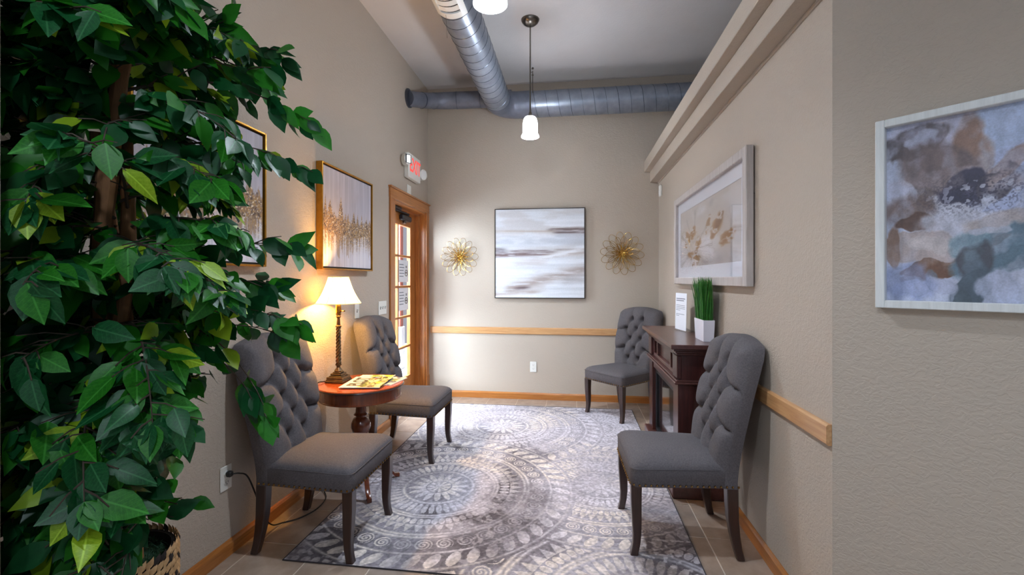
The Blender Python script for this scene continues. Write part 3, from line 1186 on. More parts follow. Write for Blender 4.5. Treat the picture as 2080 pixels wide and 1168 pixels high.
# magazines on the table
def magazine(label, pts, z, th, fn, letters=None):
    """pts: spine-near, spine-far corners and the opposite pair, as x y on the tabletop."""
    a, b, c2, d = [np.array((*p, z)) for p in pts]
    t = thing('magazine', label, 'magazine', (float(a[0]), float(a[1]), z))
    off = a.copy()
    vs = []
    for p in (a, b, c2, d):
        vs.append(tuple(p - off))
    for p in (a, b, c2, d):
        vs.append(tuple(p - off + np.array((0, 0, th - .0006))))
    MB().add(vs, [(3, 2, 1, 0), (4, 5, 6, 7), (0, 1, 5, 4), (1, 2, 6, 5), (2, 3, 7, 6), (3, 0, 4, 7)]).build('pages', 'paper_white', t, smooth=False)
    nu, nv = 90, 70
    U, V = np.meshgrid(np.linspace(0, 1, nu), np.linspace(0, 1, nv), indexing='xy')
    rgb = fn(U, V)
    painted_grid('cover', 'printed', t, (0, 0, th), tuple(b - a), tuple(d - a), nu, nv, rgb)
    return t, a, b, d


def cover_photo(U, V):
    rgb = np.zeros(U.shape + (3,)) + np.array((236, 228, 206.))
    n1 = fbm(U * 6, V * 5, 41, 4)
    n2 = fbm(U * 9 + 4, V * 8, 44, 4)
    ph = sst(U, .40, .47)
    pc = np.zeros_like(rgb) + np.array((176, 160, 96.))
    pc = mixc(pc, (92, 104, 44), sst(n1, .5, .56))
    pc = mixc(pc, (226, 200, 150), sst(n2, .52, .58))
    pc = mixc(pc, (60, 52, 40), sst(fbm(U * 12, V * 10, 47, 3), .6, .66))
    pc = mixc(pc, (110, 140, 176), sst(n1, .30, .42) * (U < .62) * -1 + (n1 < .42) * (U < .66) * .9)
    pc = mixc(pc, (208, 60, 40), ((U - .62) ** 2 * 900 + (V - .75) ** 2 * 300 < 1) * 1.0)
    pc = mixc(pc, (244, 196, 60), ((U - .80) ** 2 * 200 + (V - .45) ** 2 * 120 < 1) * .9)
    rgb = rgb * (1 - ph[..., None]) + pc * ph[..., None]
    return rgb


def cover_yellow(U, V):
    rgb = np.zeros(U.shape + (3,)) + np.array((232, 200, 60.))
    rgb = mixc(rgb, (246, 238, 214), (sst(fbm(U * 5, V * 5, 51, 3), .5, .55)))
    rgb = mixc(rgb, (120, 150, 60), sst(fbm(U * 8, V * 6, 54, 3), .58, .64))
    rgb = mixc(rgb, (110, 110, 130), ((V > .1) & (V < .2) & (np.abs(np.sin(U * 60)) > .4)) * .8)
    return rgb


def cover_grey(U, V):
    rgb = np.zeros(U.shape + (3,)) + np.array((214, 208, 190.))
    rgb = mixc(rgb, (96, 98, 110), sst(fbm(U * 7, V * 5, 61, 4), .52, .58))
    rgb = mixc(rgb, (150, 160, 70), sst(fbm(U * 5, V * 7, 64, 4), .6, .66))
    return rgb


magazine('grey and cream magazine poking out on the door side of the pile', [(-1.30, 2.66), (-1.10, 2.64), (-1.075, 2.86), (-1.275, 2.885)], TZ + 0.0058, .003, cover_grey)
magazine('yellow magazine lying beneath the open-faced white one', [(-1.375, 2.63), (-1.155, 2.655), (-1.18, 2.905), (-1.395, 2.885)], TZ + 0.0090, .0035, cover_yellow)
mg, a, b, d = magazine('white magazine with large dark title on top of the pile', [(-1.368, 2.515), (-1.128, 2.545), (-1.190, 2.825), (-1.402, 2.81)], TZ + 0.0128, .004, cover_photo)
ex = (b - a) / np.linalg.norm(b - a)
ey = np.array((-ex[1], ex[0], 0))


def xfm(v):
    # title runs along the left-hand border strip, its letters facing the chair
    p = ex * (.078 - v.y) + ey * (.150 + v.x * .80) + np.array((0, 0, .0044 + v.z * .2))
    return tuple(p)


me = text_mesh('PLOT', .118, .001, xfm, .0045)
me.materials.append(MATS['ink_dark'])
link('title_lettering', me, mg)

# ------------------------------------------------------------------ electric fireplace mantel on the right wall
fp = thing('fireplace_mantel', 'dark mahogany electric fireplace mantel against the right wall', 'fireplace', (0, 0, 0))
PX, PY0, PY1 = .62, 2.82, 3.845
box('mantel_shelf', .57, XR - .003, 2.765, 3.90, .890, .918, 'mahogany_y', fp, .004)
cr = MB()
for (e, z0, z1) in ((.030, .876, .890), (.018, .862, .876), (.008, .850, .862)):
    cr.box(PX - e, XR - .004, PY0 - e, PY1 + e, z0, z1, .003)
cr.build('crown_moulding', 'mahogany_y', fp)
body = MB()
body.box(PX + .085, XR - .006, PY0 + .02, PY1 - .02, .11, .85, .002)          # core behind the recesses
body.box(PX + .004, XR - .004, PY0 + .004, PY0 + .03, .11, .85, .002)
body.box(PX + .004, XR - .004, PY1 - .03, PY1 - .004, .11, .85, .002)
body.build('cabinet_body', 'mahogany_z', fp)
bl = MB()
bl.box(PX - .022, XR - .004, PY0 - .018, PY1 + .018, .676, .690, .004)
bl.box(PX - .012, XR - .004, PY0 - .010, PY1 + .010, .690, .700, .004)
bl.build('belt_moulding', 'mahogany_y', fp)
ft = MB()     # frieze: frame around three sunk panels
ft.box(PX + .012, PX + .088, PY0 + .010, PY1 - .010, .70, .728, .003)
ft.box(PX + .012, PX + .088, PY0 + .010, PY1 - .010, .825, .85, .003)
for (y0, y1) in ((PY0 + .010, PY0 + .16), (3.085, 3.11), (3.555, 3.58), (PY1 - .16, PY1 - .010)):
    ft.box(PX + .012, PX + .088, y0, y1, .728, .825, .003)
ft.build('frieze_frame', 'mahogany_y', fp)
for (y0, y1) in ((PY0 + .16, 3.085), (3.11, 3.555), (3.58, PY1 - .16)):
    box('frieze_panel', PX + .034, PX + .09, y0, y1, .728, .825, 'mahogany_y', fp, .002)
for (y0, y1) in ((PY0 - .003, PY0 + .125), (PY1 - .125, PY1 + .003)):
    box('frieze_block', PX - .006, PX + .02, y0, y1, .708, .846, 'mahogany_z', fp, .004)
for (y0, y1) in ((PY0, PY0 + .13), (PY1 - .13, PY1)):
    box('pilaster', PX, PX + .095, y0, y1, .11, .678, 'mahogany_z', fp, .004)
box('header', PX + .010, PX + .095, PY0 + .13, PY1 - .13, .612, .678, 'mahogany_y', fp, .003)
box('plinth', PX - .035, XR - .004, PY0 - .02, PY1 + .02, .0005, .115, 'mahogany_y', fp, .005)
# firebox insert
fi = MB()
iy0, iy1 = PY0 + .13, PY1 - .13
fi.box(PX + .026, PX + .09, iy0, iy1, .572, .612, .003)
fi.box(PX + .026, PX + .09, iy0, iy1, .115, .145, .003)
fi.box(PX + .026, PX + .09, iy0, iy0 + .03, .145, .572, .003)
fi.box(PX + .026, PX + .09, iy1 - .03, iy1, .145, .572, .003)
ins = fi.build('firebox_frame', 'black_metal', fp)
box('firebox_glass', PX + .040, PX + .046, iy0 + .03, iy1 - .03, .145, .572, 'black_glass', ins, 0)

# sign holder and paper
sg_ = thing('sign_holder', 'clear acrylic stand holding a white printed page on the mantel', 'sign', (.812, 3.545, .918), math.radians(188.0))
ac = MB()
ac.box(-.075, .03, -.112, .112, .0005, .003, 0)
tilt = -.006
ac.loft([[(.012, -.112, .003), (.015, -.112, .003), (.015, .112, .003), (.012, .112, .003)],
         [(.012 + tilt, -.112, .283), (.015 + tilt, -.112, .283), (.015 + tilt, .112, .283), (.012 + tilt, .112, .283)]])
ac.build('acrylic_stand', 'clear_pane', sg_, smooth=False)
pg = MB()
pg.loft([[(.0156, -.108, .006), (.0162, -.108, .006), (.0162, .108, .006), (.0156, .108, .006)],
         [(.0156 + tilt, -.108, .281), (.0162 + tilt, -.108, .281), (.0162 + tilt, .108, .281), (.0156 + tilt, .108, .281)]])
po = pg.build('paper', 'paper_white', sg_, smooth=False)
ln = MB()
for (z, l, w) in ((.236, .17, .006), (.222, .15, .006), (.188, .17, .003), (.176, .17, .003), (.164, .17, .003), (.152, .08, .003), (.122, .16, .003), (.110, .06, .003)):
    x = .0166 + tilt * (z / .28)
    ln.box(x, x + .0008, -.09, -.09 + l, z, z + w, 0)
ln.build('printed_lines', 'ink_grey', po, smooth=False)

# white planter of faux grass
pl = thing('grass_planter', 'white tapered box planter of tall green grass on the mantel', 'plant', (.824, 3.02, .9185))
loops = []
for (hx, hy, z) in ((.030, .095, 0), (.033, .108, .132), (.029, .104, .132), (.028, .100, .118)):
    loops.append([(-hx, -hy, z), (hx, -hy, z), (hx, hy, z), (-hx, hy, z)])
MB().loft(loops).build('planter_box', 'white_ceramic', pl, smooth=False)
gb, gb2 = MB(), MB()
rr = random.Random(3)
for k in range(420):
    x, y = rr.uniform(-.027, .027), rr.uniform(-.097, .097)
    hgt = rr.uniform(.235, .295)
    ox = x * .5 + rr.gauss(0, .010)
    if x + ox > .006:
        ox = .006 - x - abs(rr.gauss(0, .006))
    oy = y * .55 + rr.gauss(0, .020)
    w = .0020
    a = rr.uniform(0, PI)
    ca, sa = math.cos(a) * w, math.sin(a) * w
    vs = []
    for s_, ww in ((0, 1), (.5, .9), (.85, .6), (1, .05)):
        px, py, pz = x + ox * s_ ** 2, y + oy * s_ ** 1.6, .115 + hgt * s_ * (1 if s_ < .9 else .985)
        vs += [(px - ca * ww, py - sa * ww, pz), (px + ca * ww, py + sa * ww, pz)]
    fs = [(0, 1, 3, 2), (2, 3, 5, 4), (4, 5, 7, 6)]
    (gb2 if k % 36 == 0 else gb).add(vs, fs)
o = gb.build('grass_blades', 'grass_blade', pl, smooth=False)
o['kind'] = 'stuff'
o = gb2.build('yellow_blades', 'grass_blade_yellow', pl, smooth=False)
o['kind'] = 'stuff'

# ------------------------------------------------------------------ pictures
def frame_bars(mb, w, h, bar, d0, d1, b=.002):
    """Four bars in local X (right) Z (up), thickness from d0 to d1 along -Y (out of the wall)."""
    mb.box(0, bar, -d1, -d0, 0, h, b)
    mb.box(w - bar, w, -d1, -d0, 0, h, b)
    mb.box(bar, w - bar, -d1, -d0, 0, bar, b)
    mb.box(bar, w - bar, -d1, -d0, h - bar, h, b)
    return mb


def art_forest(seed):
    def fn(nu, nv, w, h):
        X, Y = uvgrid(nu, nv, w, h)
        v = Y / h
        rgb = np.zeros(X.shape + (3,)) + np.array((182, 176, 184.))
        rgb = mixc(rgb, (206, 202, 210), sst(v, .55, .95))
        st = fbm(X * 60, Y * 2.2, seed, 4)
        rgb = rgb * (1 + .22 * (st - .5)[..., None])
        rgb = mixc(rgb, (150, 140, 140), sst(fbm(X * 7, Y * 4, seed + 3, 4), .55, .75) * .25)
        # spiky tops
        top = .50 - .10 * vnoise(X * 5, X * 0, seed + 5)
        for k in range(11):
            r = random.Random(seed * 31 + k)
            cx, hh, ww = w * (k + r.uniform(.2, .8)) / 11, r.uniform(.10, .34), r.uniform(.030, .065)
            top = np.minimum(top, .56 - hh * np.clip(1 - np.abs(X - cx) / ww, 0, 1) ** .8)
        top = top + .05 * (vnoise(X * 130, Y * 40, seed + 9) - .5)
        bot = .70 + .06 * vnoise(X * 9, X * 0, seed + 12)
        band = sst(v, 0, 1) * 0 + (v > top) * 1.0
        dens = np.clip((v - top) / .05, 0, 1) * (1 - sst(v, bot - .10, bot + .14))
        sp = vnoise(X * 170, Y * 170, seed + 15)
        sp2 = vnoise(X * 110, Y * 110, seed + 18)
        rgb = mixc(rgb, (128, 98, 70), (sp < .34 + .42 * dens) * band * dens * .85)
        rgb = mixc(rgb, (176, 136, 84), (sp2 > .56) * band * dens * .8)
        rgb = mixc(rgb, (236, 220, 190), (sp > .80) * band * dens * .9)
        rgb = mixc(rgb, (84, 62, 48), (sp2 < .22) * band * dens * .8)
        # drips
        dr_ = vnoise(X * 95, Y * 1.2, seed + 21)
        ln_ = bot + .20 * vnoise(X * 50, X * 0, seed + 24)
        rgb = mixc(rgb, (160, 132, 104), (dr_ > .66) * (v > bot - .1) * (v < ln_) * .6)
        rgb = mixc(rgb, (228, 224, 228), (dr_ < .30) * (v > bot - .08) * .65)
        return rgb
    return fn


def art_horizon(nu, nv, w, h):
    X, Y = uvgrid(nu, nv, w, h)
    x, v = X / w, Y / h
    wob = .05 * (fbm(x * 3, v * 5, 71, 4) - .5)
    rgb = np.zeros(X.shape + (3,)) + np.array((210, 212, 217.))
    st = fbm(x * 2.2, v * 34, 72, 5)
    rgb = rgb * (1 + .17 * (st - .5)[..., None])
    rgb = mixc(rgb, (186, 180, 178), sst(fbm(x * 2, v * 9, 75, 5), .52, .70) * .5)
    rgb = mixc(rgb, (172, 176, 186), sst(v, .24, .30) * (1 - sst(v, .38, .44)) * sst(fbm(x * 3, v * 12, 76, 4), .35, .6) * .6)

    def band(y0, x0, x1, th, col, a, slope=0, seed=0, rag=.7):
        yy = v - (y0 + slope * (x - x0)) + wob * .4
        e = np.exp(-(yy / th) ** 2) * sst(x, x0 - .05, x0 + .06) * (1 - sst(x, x1 - .08, x1 + .04))
        n = fbm(x * 6, v * 60, 80 + seed, 4)
        return mixc(rgb, col, e * (rag * sst(n, .25, .55) + 1 - rag) * a)
    rgb = band(.235, .60, 1.1, .020, (104, 86, 84), .95, -.02, 1)
    rgb = band(.265, .66, 1.1, .011, (92, 74, 74), .9, -.01, 2)
    rgb = band(.25, -.2, .7, .012, (176, 160, 148), .7, 0, 3)
    rgb = band(.445, -.1, .14, .030, (112, 104, 108), .95, .1, 4)
    rgb = band(.472, .12, .62, .011, (112, 96, 94), .85, -.02, 5)
    rgb = band(.462, .68, 1.1, .012, (132, 118, 114), .8, -.03, 6)
    rgb = band(.520, -.1, .70, .026, (112, 92, 92), .98, -.03, 7)
    rgb = band(.53, .55, 1.1, .026, (160, 142, 134), .75, -.10, 8)
    rgb = band(.62, .2, .6, .05, (190, 178, 174), .5, -.1, 9)
    rgb = band(.56, .5, 1.1, .03, (224, 226, 230), .9, -.22, 13)
    rgb = band(.905, .12, 1.1, .055, (150, 132, 124), .75, -.26, 10)
    rgb = band(.80, .75, 1.1, .05, (150, 142, 142), .6, -.1, 11)
    rgb = band(.895, .22, .40, .018, (96, 80, 82), .9, -.05, 12)
    rgb = band(.97, -.1, .5, .02, (158, 138, 128), .6, -.06, 14)
    rgb = rgb * (1 + .06 * (vnoise(X * 260, Y * 260, 90) - .5)[..., None])
    return rgb


def art_goldflower(nu, nv, w, h):
    X, Y = uvgrid(nu, nv, w, h)
    x, v = X / w, Y / h
    rgb = np.zeros(X.shape + (3,)) + np.array((204, 194, 184.))
    n = fbm(x * 3, v * 3, 101, 5)
    rgb = mixc(rgb, (214, 208, 204), sst(n, .42, .62))
    rgb = mixc(rgb, (168, 158, 156), sst(fbm(x * 4, v * 4, 104, 5), .56, .74) * .6)
    rgb = mixc(rgb, (150, 142, 146), np.exp(-(((x - .62) / .25) ** 2 + ((v - .92) / .12) ** 2)) * .6)
    cx, cy = .30, .70
    ax, ay = (x - cx) * 1.9, (v - cy)
    r = np.hypot(ax, ay)
    th = np.arctan2(ay, ax)
    pt = np.abs(np.sin(th * 4.5 + .5 * np.sin(th * 3)))
    rgb = mixc(rgb, (236, 234, 238), (1 - sst(r, .35 + .25 * pt, .50 + .3 * pt)) * sst(n, .3, .55) * .75)
    rgb = mixc(rgb, (132, 120, 118), (np.abs(pt - .12) < .05) * (r > .12) * (r < .62) * .55)
    brush = fbm(x * 18 + v * 10, v * 26 - x * 8, 108, 4)

    def stroke(x0, y0, x1, y1, wd, col, a):
        dx, dy = x1 - x0, y1 - y0
        t = np.clip(((x - x0) * dx + (v - y0) * dy) / (dx * dx + dy * dy), 0, 1)
        d = np.hypot(x - x0 - t * dx, v - y0 - t * dy)
        return mixc(rgb, col, np.exp(-(d / (1.25 * wd * (.5 + .8 * np.sin(np.clip(t, .08, .95) * PI)))) ** 4) * sst(brush, .34, .52) * a)
    gold = (160, 108, 50)
    gold2 = (122, 80, 40)
    for s_ in ((.74, .32, .62, .60, .045, gold, 1), (.76, .30, .68, .50, .030, gold2, .7), (.88, .60, .76, .72, .055, gold, .95),
               (.58, .28, .52, .52, .022, gold, .85), (.30, .36, .26, .52, .035, gold, .9), (.14, .40, .20, .56, .030, gold, .85),
               (.40, .56, .36, .70, .035, gold, .8), (.34, .76, .36, .94, .040, gold2, .9), (.20, .78, .30, .84, .045, gold, .7),
               (.12, .55, .14, .66, .018, gold, .7), (.30, .92, .27, .97, .02, gold2, .7)):
        rgb = stroke(*s_)
    rgb = mixc(rgb, (236, 228, 214), (np.exp(-(r / .10) ** 2)) * (np.abs(np.sin(th * 11)) > .8) * .9)
    return rgb


def art_watercolor(nu, nv, w, h):
    X, Y = uvgrid(nu, nv, w, h)          # metres; the view shows about the left .29 m
    a = X / .29
    b = Y / h
    wx = .16 * (fbm(a * 2.2, b * 2.6, 121, 5) - .5) + .05 * (fbm(a * 9, b * 11, 122, 4) - .5)
    wy = .13 * (fbm(a * 2.2, b * 2.6, 131, 5) - .5) + .05 * (fbm(a * 9, b * 11, 132, 4) - .5)
    A, Bv = a + wx, b + wy
    rgb = np.zeros(X.shape + (3,)) + np.array((196, 200, 216.))
    rgb = mixc(rgb, (160, 170, 200), sst(fbm(a * 2.5, b * 2.5, 140, 4), .42, .62) * .7)

    def blob(cx, cy, rx, ry, col, al, rot=0, soft=.22, tex=.5, seed=0):
        c_, s_ = math.cos(rot), math.sin(rot)
        dx, dy = A - cx, Bv - cy
        u, q = (dx * c_ + dy * s_) / rx, (-dx * s_ + dy * c_) / ry
        r = np.hypot(u, q)
        n = fbm(a * 7, b * 9, 150 + seed, 4)
        soft = soft * .42
        r = r + .16 * (fbm(a * 22, b * 24, 210 + seed, 4) - .5)
        e = 1 - sst(r, 1 - soft, 1 + soft)
        al = min(1, al * 1.08)
        e = e * (1 - tex + tex * sst(n, .32, .60))
        edge = np.exp(-((r - 1 + soft) / .04) ** 2) * .16
        return mixc(mixc(rgb, col, e * al), tuple(v_ * .7 for v_ in col), edge * al)
    L = [(.55, .10, .6, .12, (186, 176, 190), .5, 0, .5, .3), (.85, .12, .22, .14, (186, 200, 226), .9, 0, .3, .1),
         (.20, .12, .34, .085, (96, 84, 84), .95, -.15, .25, .8), (.26, .10, .14, .035, (186, 188, 206), .7, -.2, .3, .3),
         (.66, .16, .12, .15, (150, 116, 96), .9, .2, .6, .5), (.75, .26, .10, .12, (160, 126, 104), .7, 0, .6, .5),
         (.42, .28, .34, .15, (118, 100, 96), .95, .2, .35, .35), (.30, .38, .20, .08, (108, 92, 88), .8, .3, .4, .4),
         (.10, .38, .14, .07, (200, 200, 216), .9, .4, .3, .2),
         (.60, .36, .5, .06, (168, 152, 152), .6, .1, .5, .4), (.95, .32, .2, .05, (156, 124, 106), .7, -.5, .4, .4),
         (.22, .50, .30, .09, (120, 96, 86), .8, .1, .5, .5), (.22, .545, .18, .050, (104, 74, 58), .95, -.05, .25, .5),
         (.66, .60, .42, .085, (198, 198, 208), .95, .12, .3, .2), (.55, .52, .18, .06, (206, 206, 216), .8, .5, .3, .2),
         (.62, .41, .20, .085, (66, 60, 80), .97, -.1, .25, .55), (.86, .42, .15, .060, (84, 76, 82), .9, -.35, .3, .9),
         (.62, .47, .14, .035, (58, 54, 78), .9, .2, .3, .6), (.95, .36, .12, .05, (92, 84, 92), .7, .2, .3, .9),
         (.90, .60, .3, .05, (176, 158, 146), .6, 0, .4, .4), (.28, .70, .30, .105, (186, 170, 164), .95, .0, .2, .3),
         (.32, .68, .16, .05, (202, 192, 188), .8, 0, .4, .2), (.04, .70, .06, .13, (150, 118, 98), .9, 0, .3, .4),
         (.50, .78, .50, .025, (108, 78, 62), .4, -.3, .4, .5), (.36, .805, .28, .042, (116, 80, 56), .97, -.22, .2, .5),
         (.82, .72, .34, .085, (104, 128, 142), .95, -.2, .25, .45), (.62, .68, .14, .06, (132, 160, 172), .85, 0, .4, .4),
         (.92, .78, .25, .055, (92, 116, 128), .9, -.1, .25, .5), (.66, .76, .12, .09, (78, 78, 84), .85, .1, .35, .5),
         (.66, .90, .15, .105, (84, 98, 108), .95, -.3, .2, .5), (.62, .955, .07, .06, (80, 92, 98), .9, 0, .2, .4),
         (.86, .90, .16, .07, (186, 192, 212), .9, .3, .25, .2), (.76, .63, .14, .02, (190, 194, 206), .8, .1, .2, .2),
         (.36, .86, .05, .06, (116, 126, 140), .7, .1, .3, .6), (.44, .88, .13, .05, (182, 186, 206), .8, .1, .3, .2),
         (.15, .90, .25, .10, (140, 152, 190), .6, 0, .5, .2), (1.6, .5, .5, .35, (176, 150, 132), .6, 0, .5, .5),
         (1.9, .3, .3, .2, (110, 96, 100), .8, .3, .4, .6), (2.0, .75, .4, .12, (110, 130, 140), .8, -.2, .4, .5)]
    for k, q in enumerate(L):
        rgb = blob(*q, seed=k)
    rgb = mixc(rgb, (52, 46, 62), (vnoise(X * 300, Y * 260, 180) > .60) * np.exp(-(((a - .70) / .34) ** 2 + ((b - .43) / .09) ** 2)) * .8)
    rgb = mixc(rgb, (206, 208, 220), (fbm(a * 16 + b * 8, b * 26, 184, 3) > .64) * np.exp(-(((a - .72) / .36) ** 2 + ((b - .44) / .10) ** 2)) * .9)
    rgb = rgb * (1 + .10 * (vnoise(X * 420, Y * 420, 186) - .5)[..., None])
    rgb = rgb * (1 + .30 * (fbm(a * 14, b * 16, 190, 5) - .5)[..., None])
    return rgb


# two gold framed forest canvases on the left wall (local X runs along +Y in the room: rotate +90)
for (y0, lab, sd) in ((1.432, 'gold framed forest canvas half hidden behind the ficus leaves', 4),
                      (2.690, 'gold framed forest canvas above the table lamp', 9)):
    w, h = .73, .688
    t = thing('forest_painting', lab, 'painting', (XL, y0, 1.366), math.radians(90), 'gold framed forest canvases')
    frame_bars(MB(), w, h, .010, .001, .046).build('frame', 'gold_frame', t)
    frame_bars(MB(), w - .018, h - .018, .012, .001, .030).build('shadow_gap', 'black_gap', t).location = (.009, 0, .009)
    MB().box(.02, w - .02, -.036, -.004, .02, h - .02, .002).build('canvas', 'paper_white', t)
    nu, nv = 200, 190
    painted_grid('painted_face', 'painted', t, (.02, -.0366, .02), (w - .04, 0, 0), (0, 0, h - .04), nu, nv, art_forest(sd)(nu, nv, w, h))

t = thing('abstract_painting', 'square grey and brown abstract horizon canvas on the back wall', 'painting', (-.848, YB, 1.097))
w, h = .975, .972
frame_bars(MB(), w, h, .009, .001, .040).build('frame', 'dark_frame', t)
MB().box(.008, w - .008, -.034, -.004, .008, h - .008, .002).build('canvas', 'paper_white', t)
painted_grid('painted_face', 'painted', t, (.009, -.0346, .009), (w - .018, 0, 0), (0, 0, h - .018), 240, 240, art_horizon(240, 240, w, h))

# gold flower print under glass on the right wall (local X runs along -Y: rotate -90)
w, h = 1.62, .703
t = thing('flower_print', 'wide whitewashed frame with gold flower print above the mantel', 'picture', (XR, 4.0, 1.264), math.radians(-90))
frame_bars(MB(), w, h, .052, .006, .044, .004).build('frame', 'whitewash_wood', t)
MB().box(.03, w - .03, -.012, -.006, .03, h - .03, 0).build('backing', 'black_gap', t)
mb = frame_bars(MB(), w - .096, h - .096, .085, .016, .0185, 0)
o = mb.build('mat_board', 'mat_board', t, smooth=False)
o.location = (.048, 0, .048)
painted_grid('print', 'printed', t, (.128, -.0155, .128), (w - .256, 0, 0), (0, 0, h - .256), 240, 120, art_goldflower(240, 120, w - .256, h - .256))
MB().box(.049, w - .049, -.026, -.024, .049, h - .049, 0).build('glass', 'picture_pane', t, smooth=False)
MB().tube([(.06, -.004, h * .62), (w * .5, -.003, h * .66), (w - .004, -.0045, h * .66), (w + .003, -.005, h * .655)], .0015, 5).build('hanging_wire', 'dark_metal', t)

# watercolour floral on the angled wall
t = thing('watercolor_print', 'pale wood framed watercolor floral on the angled wall', 'picture', (XR, 1.709, 1.211), math.radians(-45))
dist = .128
w, h = .56, .592
fo = frame_bars(MB(), w, h, .024, .001, .036, .002).build('frame', 'white_oak_frame', t)
fo.location = (dist, 0, 0)
MB().box(.01, w - .01, -.008, -.002, .01, h - .01, 0).build('backing', 'black_gap', t).location = (dist, 0, 0)
painted_grid('print', 'printed', t, (dist + .022, -.010, .022), (w - .044, 0, 0), (0, 0, h - .044), 480, 460, art_watercolor(480, 460, w - .044, h - .044))
MB().box(.023, w - .023, -.020, -.018, .023, h - .023, 0).build('glass', 'picture_pane', t, smooth=False).location = (dist, 0, 0)

# ------------------------------------------------------------------ gold wire flowers on the back wall
def loop_pts(L, wd, z0, z1, n=22):
    """One open wire petal: out along +X and back, rising from the wall (local -Y is out)."""
    pts = []
    for k in range(n):
        a = 2 * PI * k / n
        r = L * (.5 - .5 * math.cos(a))
        s_ = wd * math.sin(a) * (.35 + .65 * (r / L))
        pts.append((r, -(z0 + (z1 - z0) * (r / L) ** 1.5), s_))
    return pts


outer = MB().tube(loop_pts(.215, .052, .006, .030), .0021, 5, closed=True).mesh('outer_petal', 'gold_wire')
middle = MB().tube(loop_pts(.165, .036, .012, .060), .0021, 5, closed=True).mesh('middle_petal', 'gold_wire')
inner = MB().tube(loop_pts(.10, .018, .016, .070), .0026, 5, closed=True).mesh('inner_petal', 'gold_wire')
spk = MB()
spk.tube([(0, -.006, 0), (.02, -.05, 0), (.045, -.072, 0)], .0016, 5)
spk.sphere((.046, -.073, 0), .0062, 8, 6)
stamen = spk.mesh('stamen', 'gold_wire')
for k, (x, z, lab, s_) in enumerate(((-1.243, 1.552, 'gold wire flower wall ornament beside the glass door', .985),
                                     (.512, 1.578, 'gold wire flower wall ornament above the corner chair', 1.06))):
    t = thing('wire_flower', lab, 'wall ornament', (x, YB - .001, z), 0, 'gold wire wall flowers')
    t.scale = (s_, s_, s_)
    for i in range(14):
        link('outer_petal', outer, t, (0, 0, 0), (0, 2 * PI * i / 14 + .1 * k, 0))
    for i in range(14):
        link('middle_petal', middle, t, (0, 0, 0), (0, 2 * PI * (i + .5) / 14 + .1 * k, 0))
    for i in range(12):
        link('inner_petal', inner, t, (0, 0, 0), (0, 2 * PI * i / 12 + .05, 0))
    for i in range(11):
        o = link('stamen', stamen, t, (0, 0, 0), (0, 2 * PI * i / 11, 0))
        if i % 2:
            o.scale = (.45, 1.12, .45)
    MB().sphere((0, -.078, 0), .0075, 8, 6).build('centre_bead', 'gold_wire', t)
    MB().lathe([(.0, 0), (.03, 0), (.03, .004), (0, .004)], 20).build('back_plate', 'gold_wire', t, rot=(PI / 2, 0, 0))

# ------------------------------------------------------------------ spiral duct under the ceiling
du = thing('spiral_duct', 'galvanized spiral duct running under the ceiling and turning along the back wall', 'duct', (0, 0, 0))
DX, DYY, DZZ, DR = -.758, 4.70, 3.116, .131
ER = .19


def run(name, p0, p1, r, m, n=40, pitch=.118, flare=0, seam=True, twist=1):
    p0, p1 = Vector(p0), Vector(p1)
    L = (p1 - p0).length
    o = MB().tube([p0.lerp(p1, k / 8) for k in range(9)], r, n).build(name, m, du)
    if seam:
        d = (p1 - p0).normalized()
        a = d.orthogonal().normalized()
        b = d.cross(a)
        N = int(L / pitch * 28)
        pts = []
        for k in range(N + 1):
            th = 2 * PI * k / 28
            pts.append(p0 + d * (L * k / N) + (a * math.cos(th) + b * math.sin(th)) * (r + .0002))
        MB().tube(pts, .0026, 4).build('spiral_seam', 'duct_seam', o)
    return o


run('main_run', (DX, -1.3, DZZ), (DX, DYY - ER, DZZ), DR, 'galvanized_steel')
el = MB()
pts = [(DX, DYY - ER - .03, DZZ)] + [(DX + ER - ER * math.cos(a), DYY - ER + ER * math.sin(a), DZZ) for a in [PI / 2 * k / 10 for k in range(11)]] + [(DX + ER + .03, DYY, DZZ)]
el.tube(pts, DR + .003, 40)
el.build('elbow', 'duct_wrap', du)
run('cross_run', (DX + ER + .02, DYY, DZZ), (3.45, DYY, DZZ), DR, 'galvanized_steel', twist=-1)
for x in (DX + ER + .03,):
    MB().tube([(x - .004, DYY, DZZ), (x + .10, DYY, DZZ)], DR + .0045, 40).build('sleeve', 'duct_wrap', du)
br = MB()
bp_ = [(DX + .12, 4.70, 3.19), (DX - .2, 4.70, 3.195), (-1.22, 4.70, 3.20), (-1.36, 4.68, 3.195), (-1.45, 4.62, 3.175), (-1.53, 4.48, 3.13), (-1.60, 4.345, 3.095), (XL + .001, 4.31, 3.088)]
br.tube(bp_, [.086, .086, .087, .085, .081, .077, .074, .074], 28)
bo = br.build('branch', 'duct_wrap', du)
for (p, q, r) in ((bp_[2], bp_[3], .090), (bp_[4], bp_[5], .084), (bp_[5], bp_[6], .0805), (bp_[1], bp_[2], .0895)):
    p, q = Vector(p), Vector(q)
    d = (q - p).normalized()
    MB().tube([p - d * .004, p + d * .004], r, 24).build('strap', 'duct_seam', bo)
MB().lathe([(.074, -.004), (.090, -.004), (.092, .0), (.092, .012), (.074, .014)], 28).build('collar', 'duct_seam', bo, loc=(XL + .004, 4.315, 3.09), rot=(0, PI / 2, 0))
# register on the belly of the main run
rgx = MB()


def arc_bar(mb, y0, y1, a0, a1, r0, r1, n=10):
    loops = []
    for k in range(n + 1):
        a = math.radians(a0 + (a1 - a0) * k / n)
        loops.append([(DX + r * math.sin(a), y, DZZ - r * math.cos(a)) for r, y in ((r0, y0), (r1, y0), (r1, y1), (r0, y1))])
    mb.loft(loops)


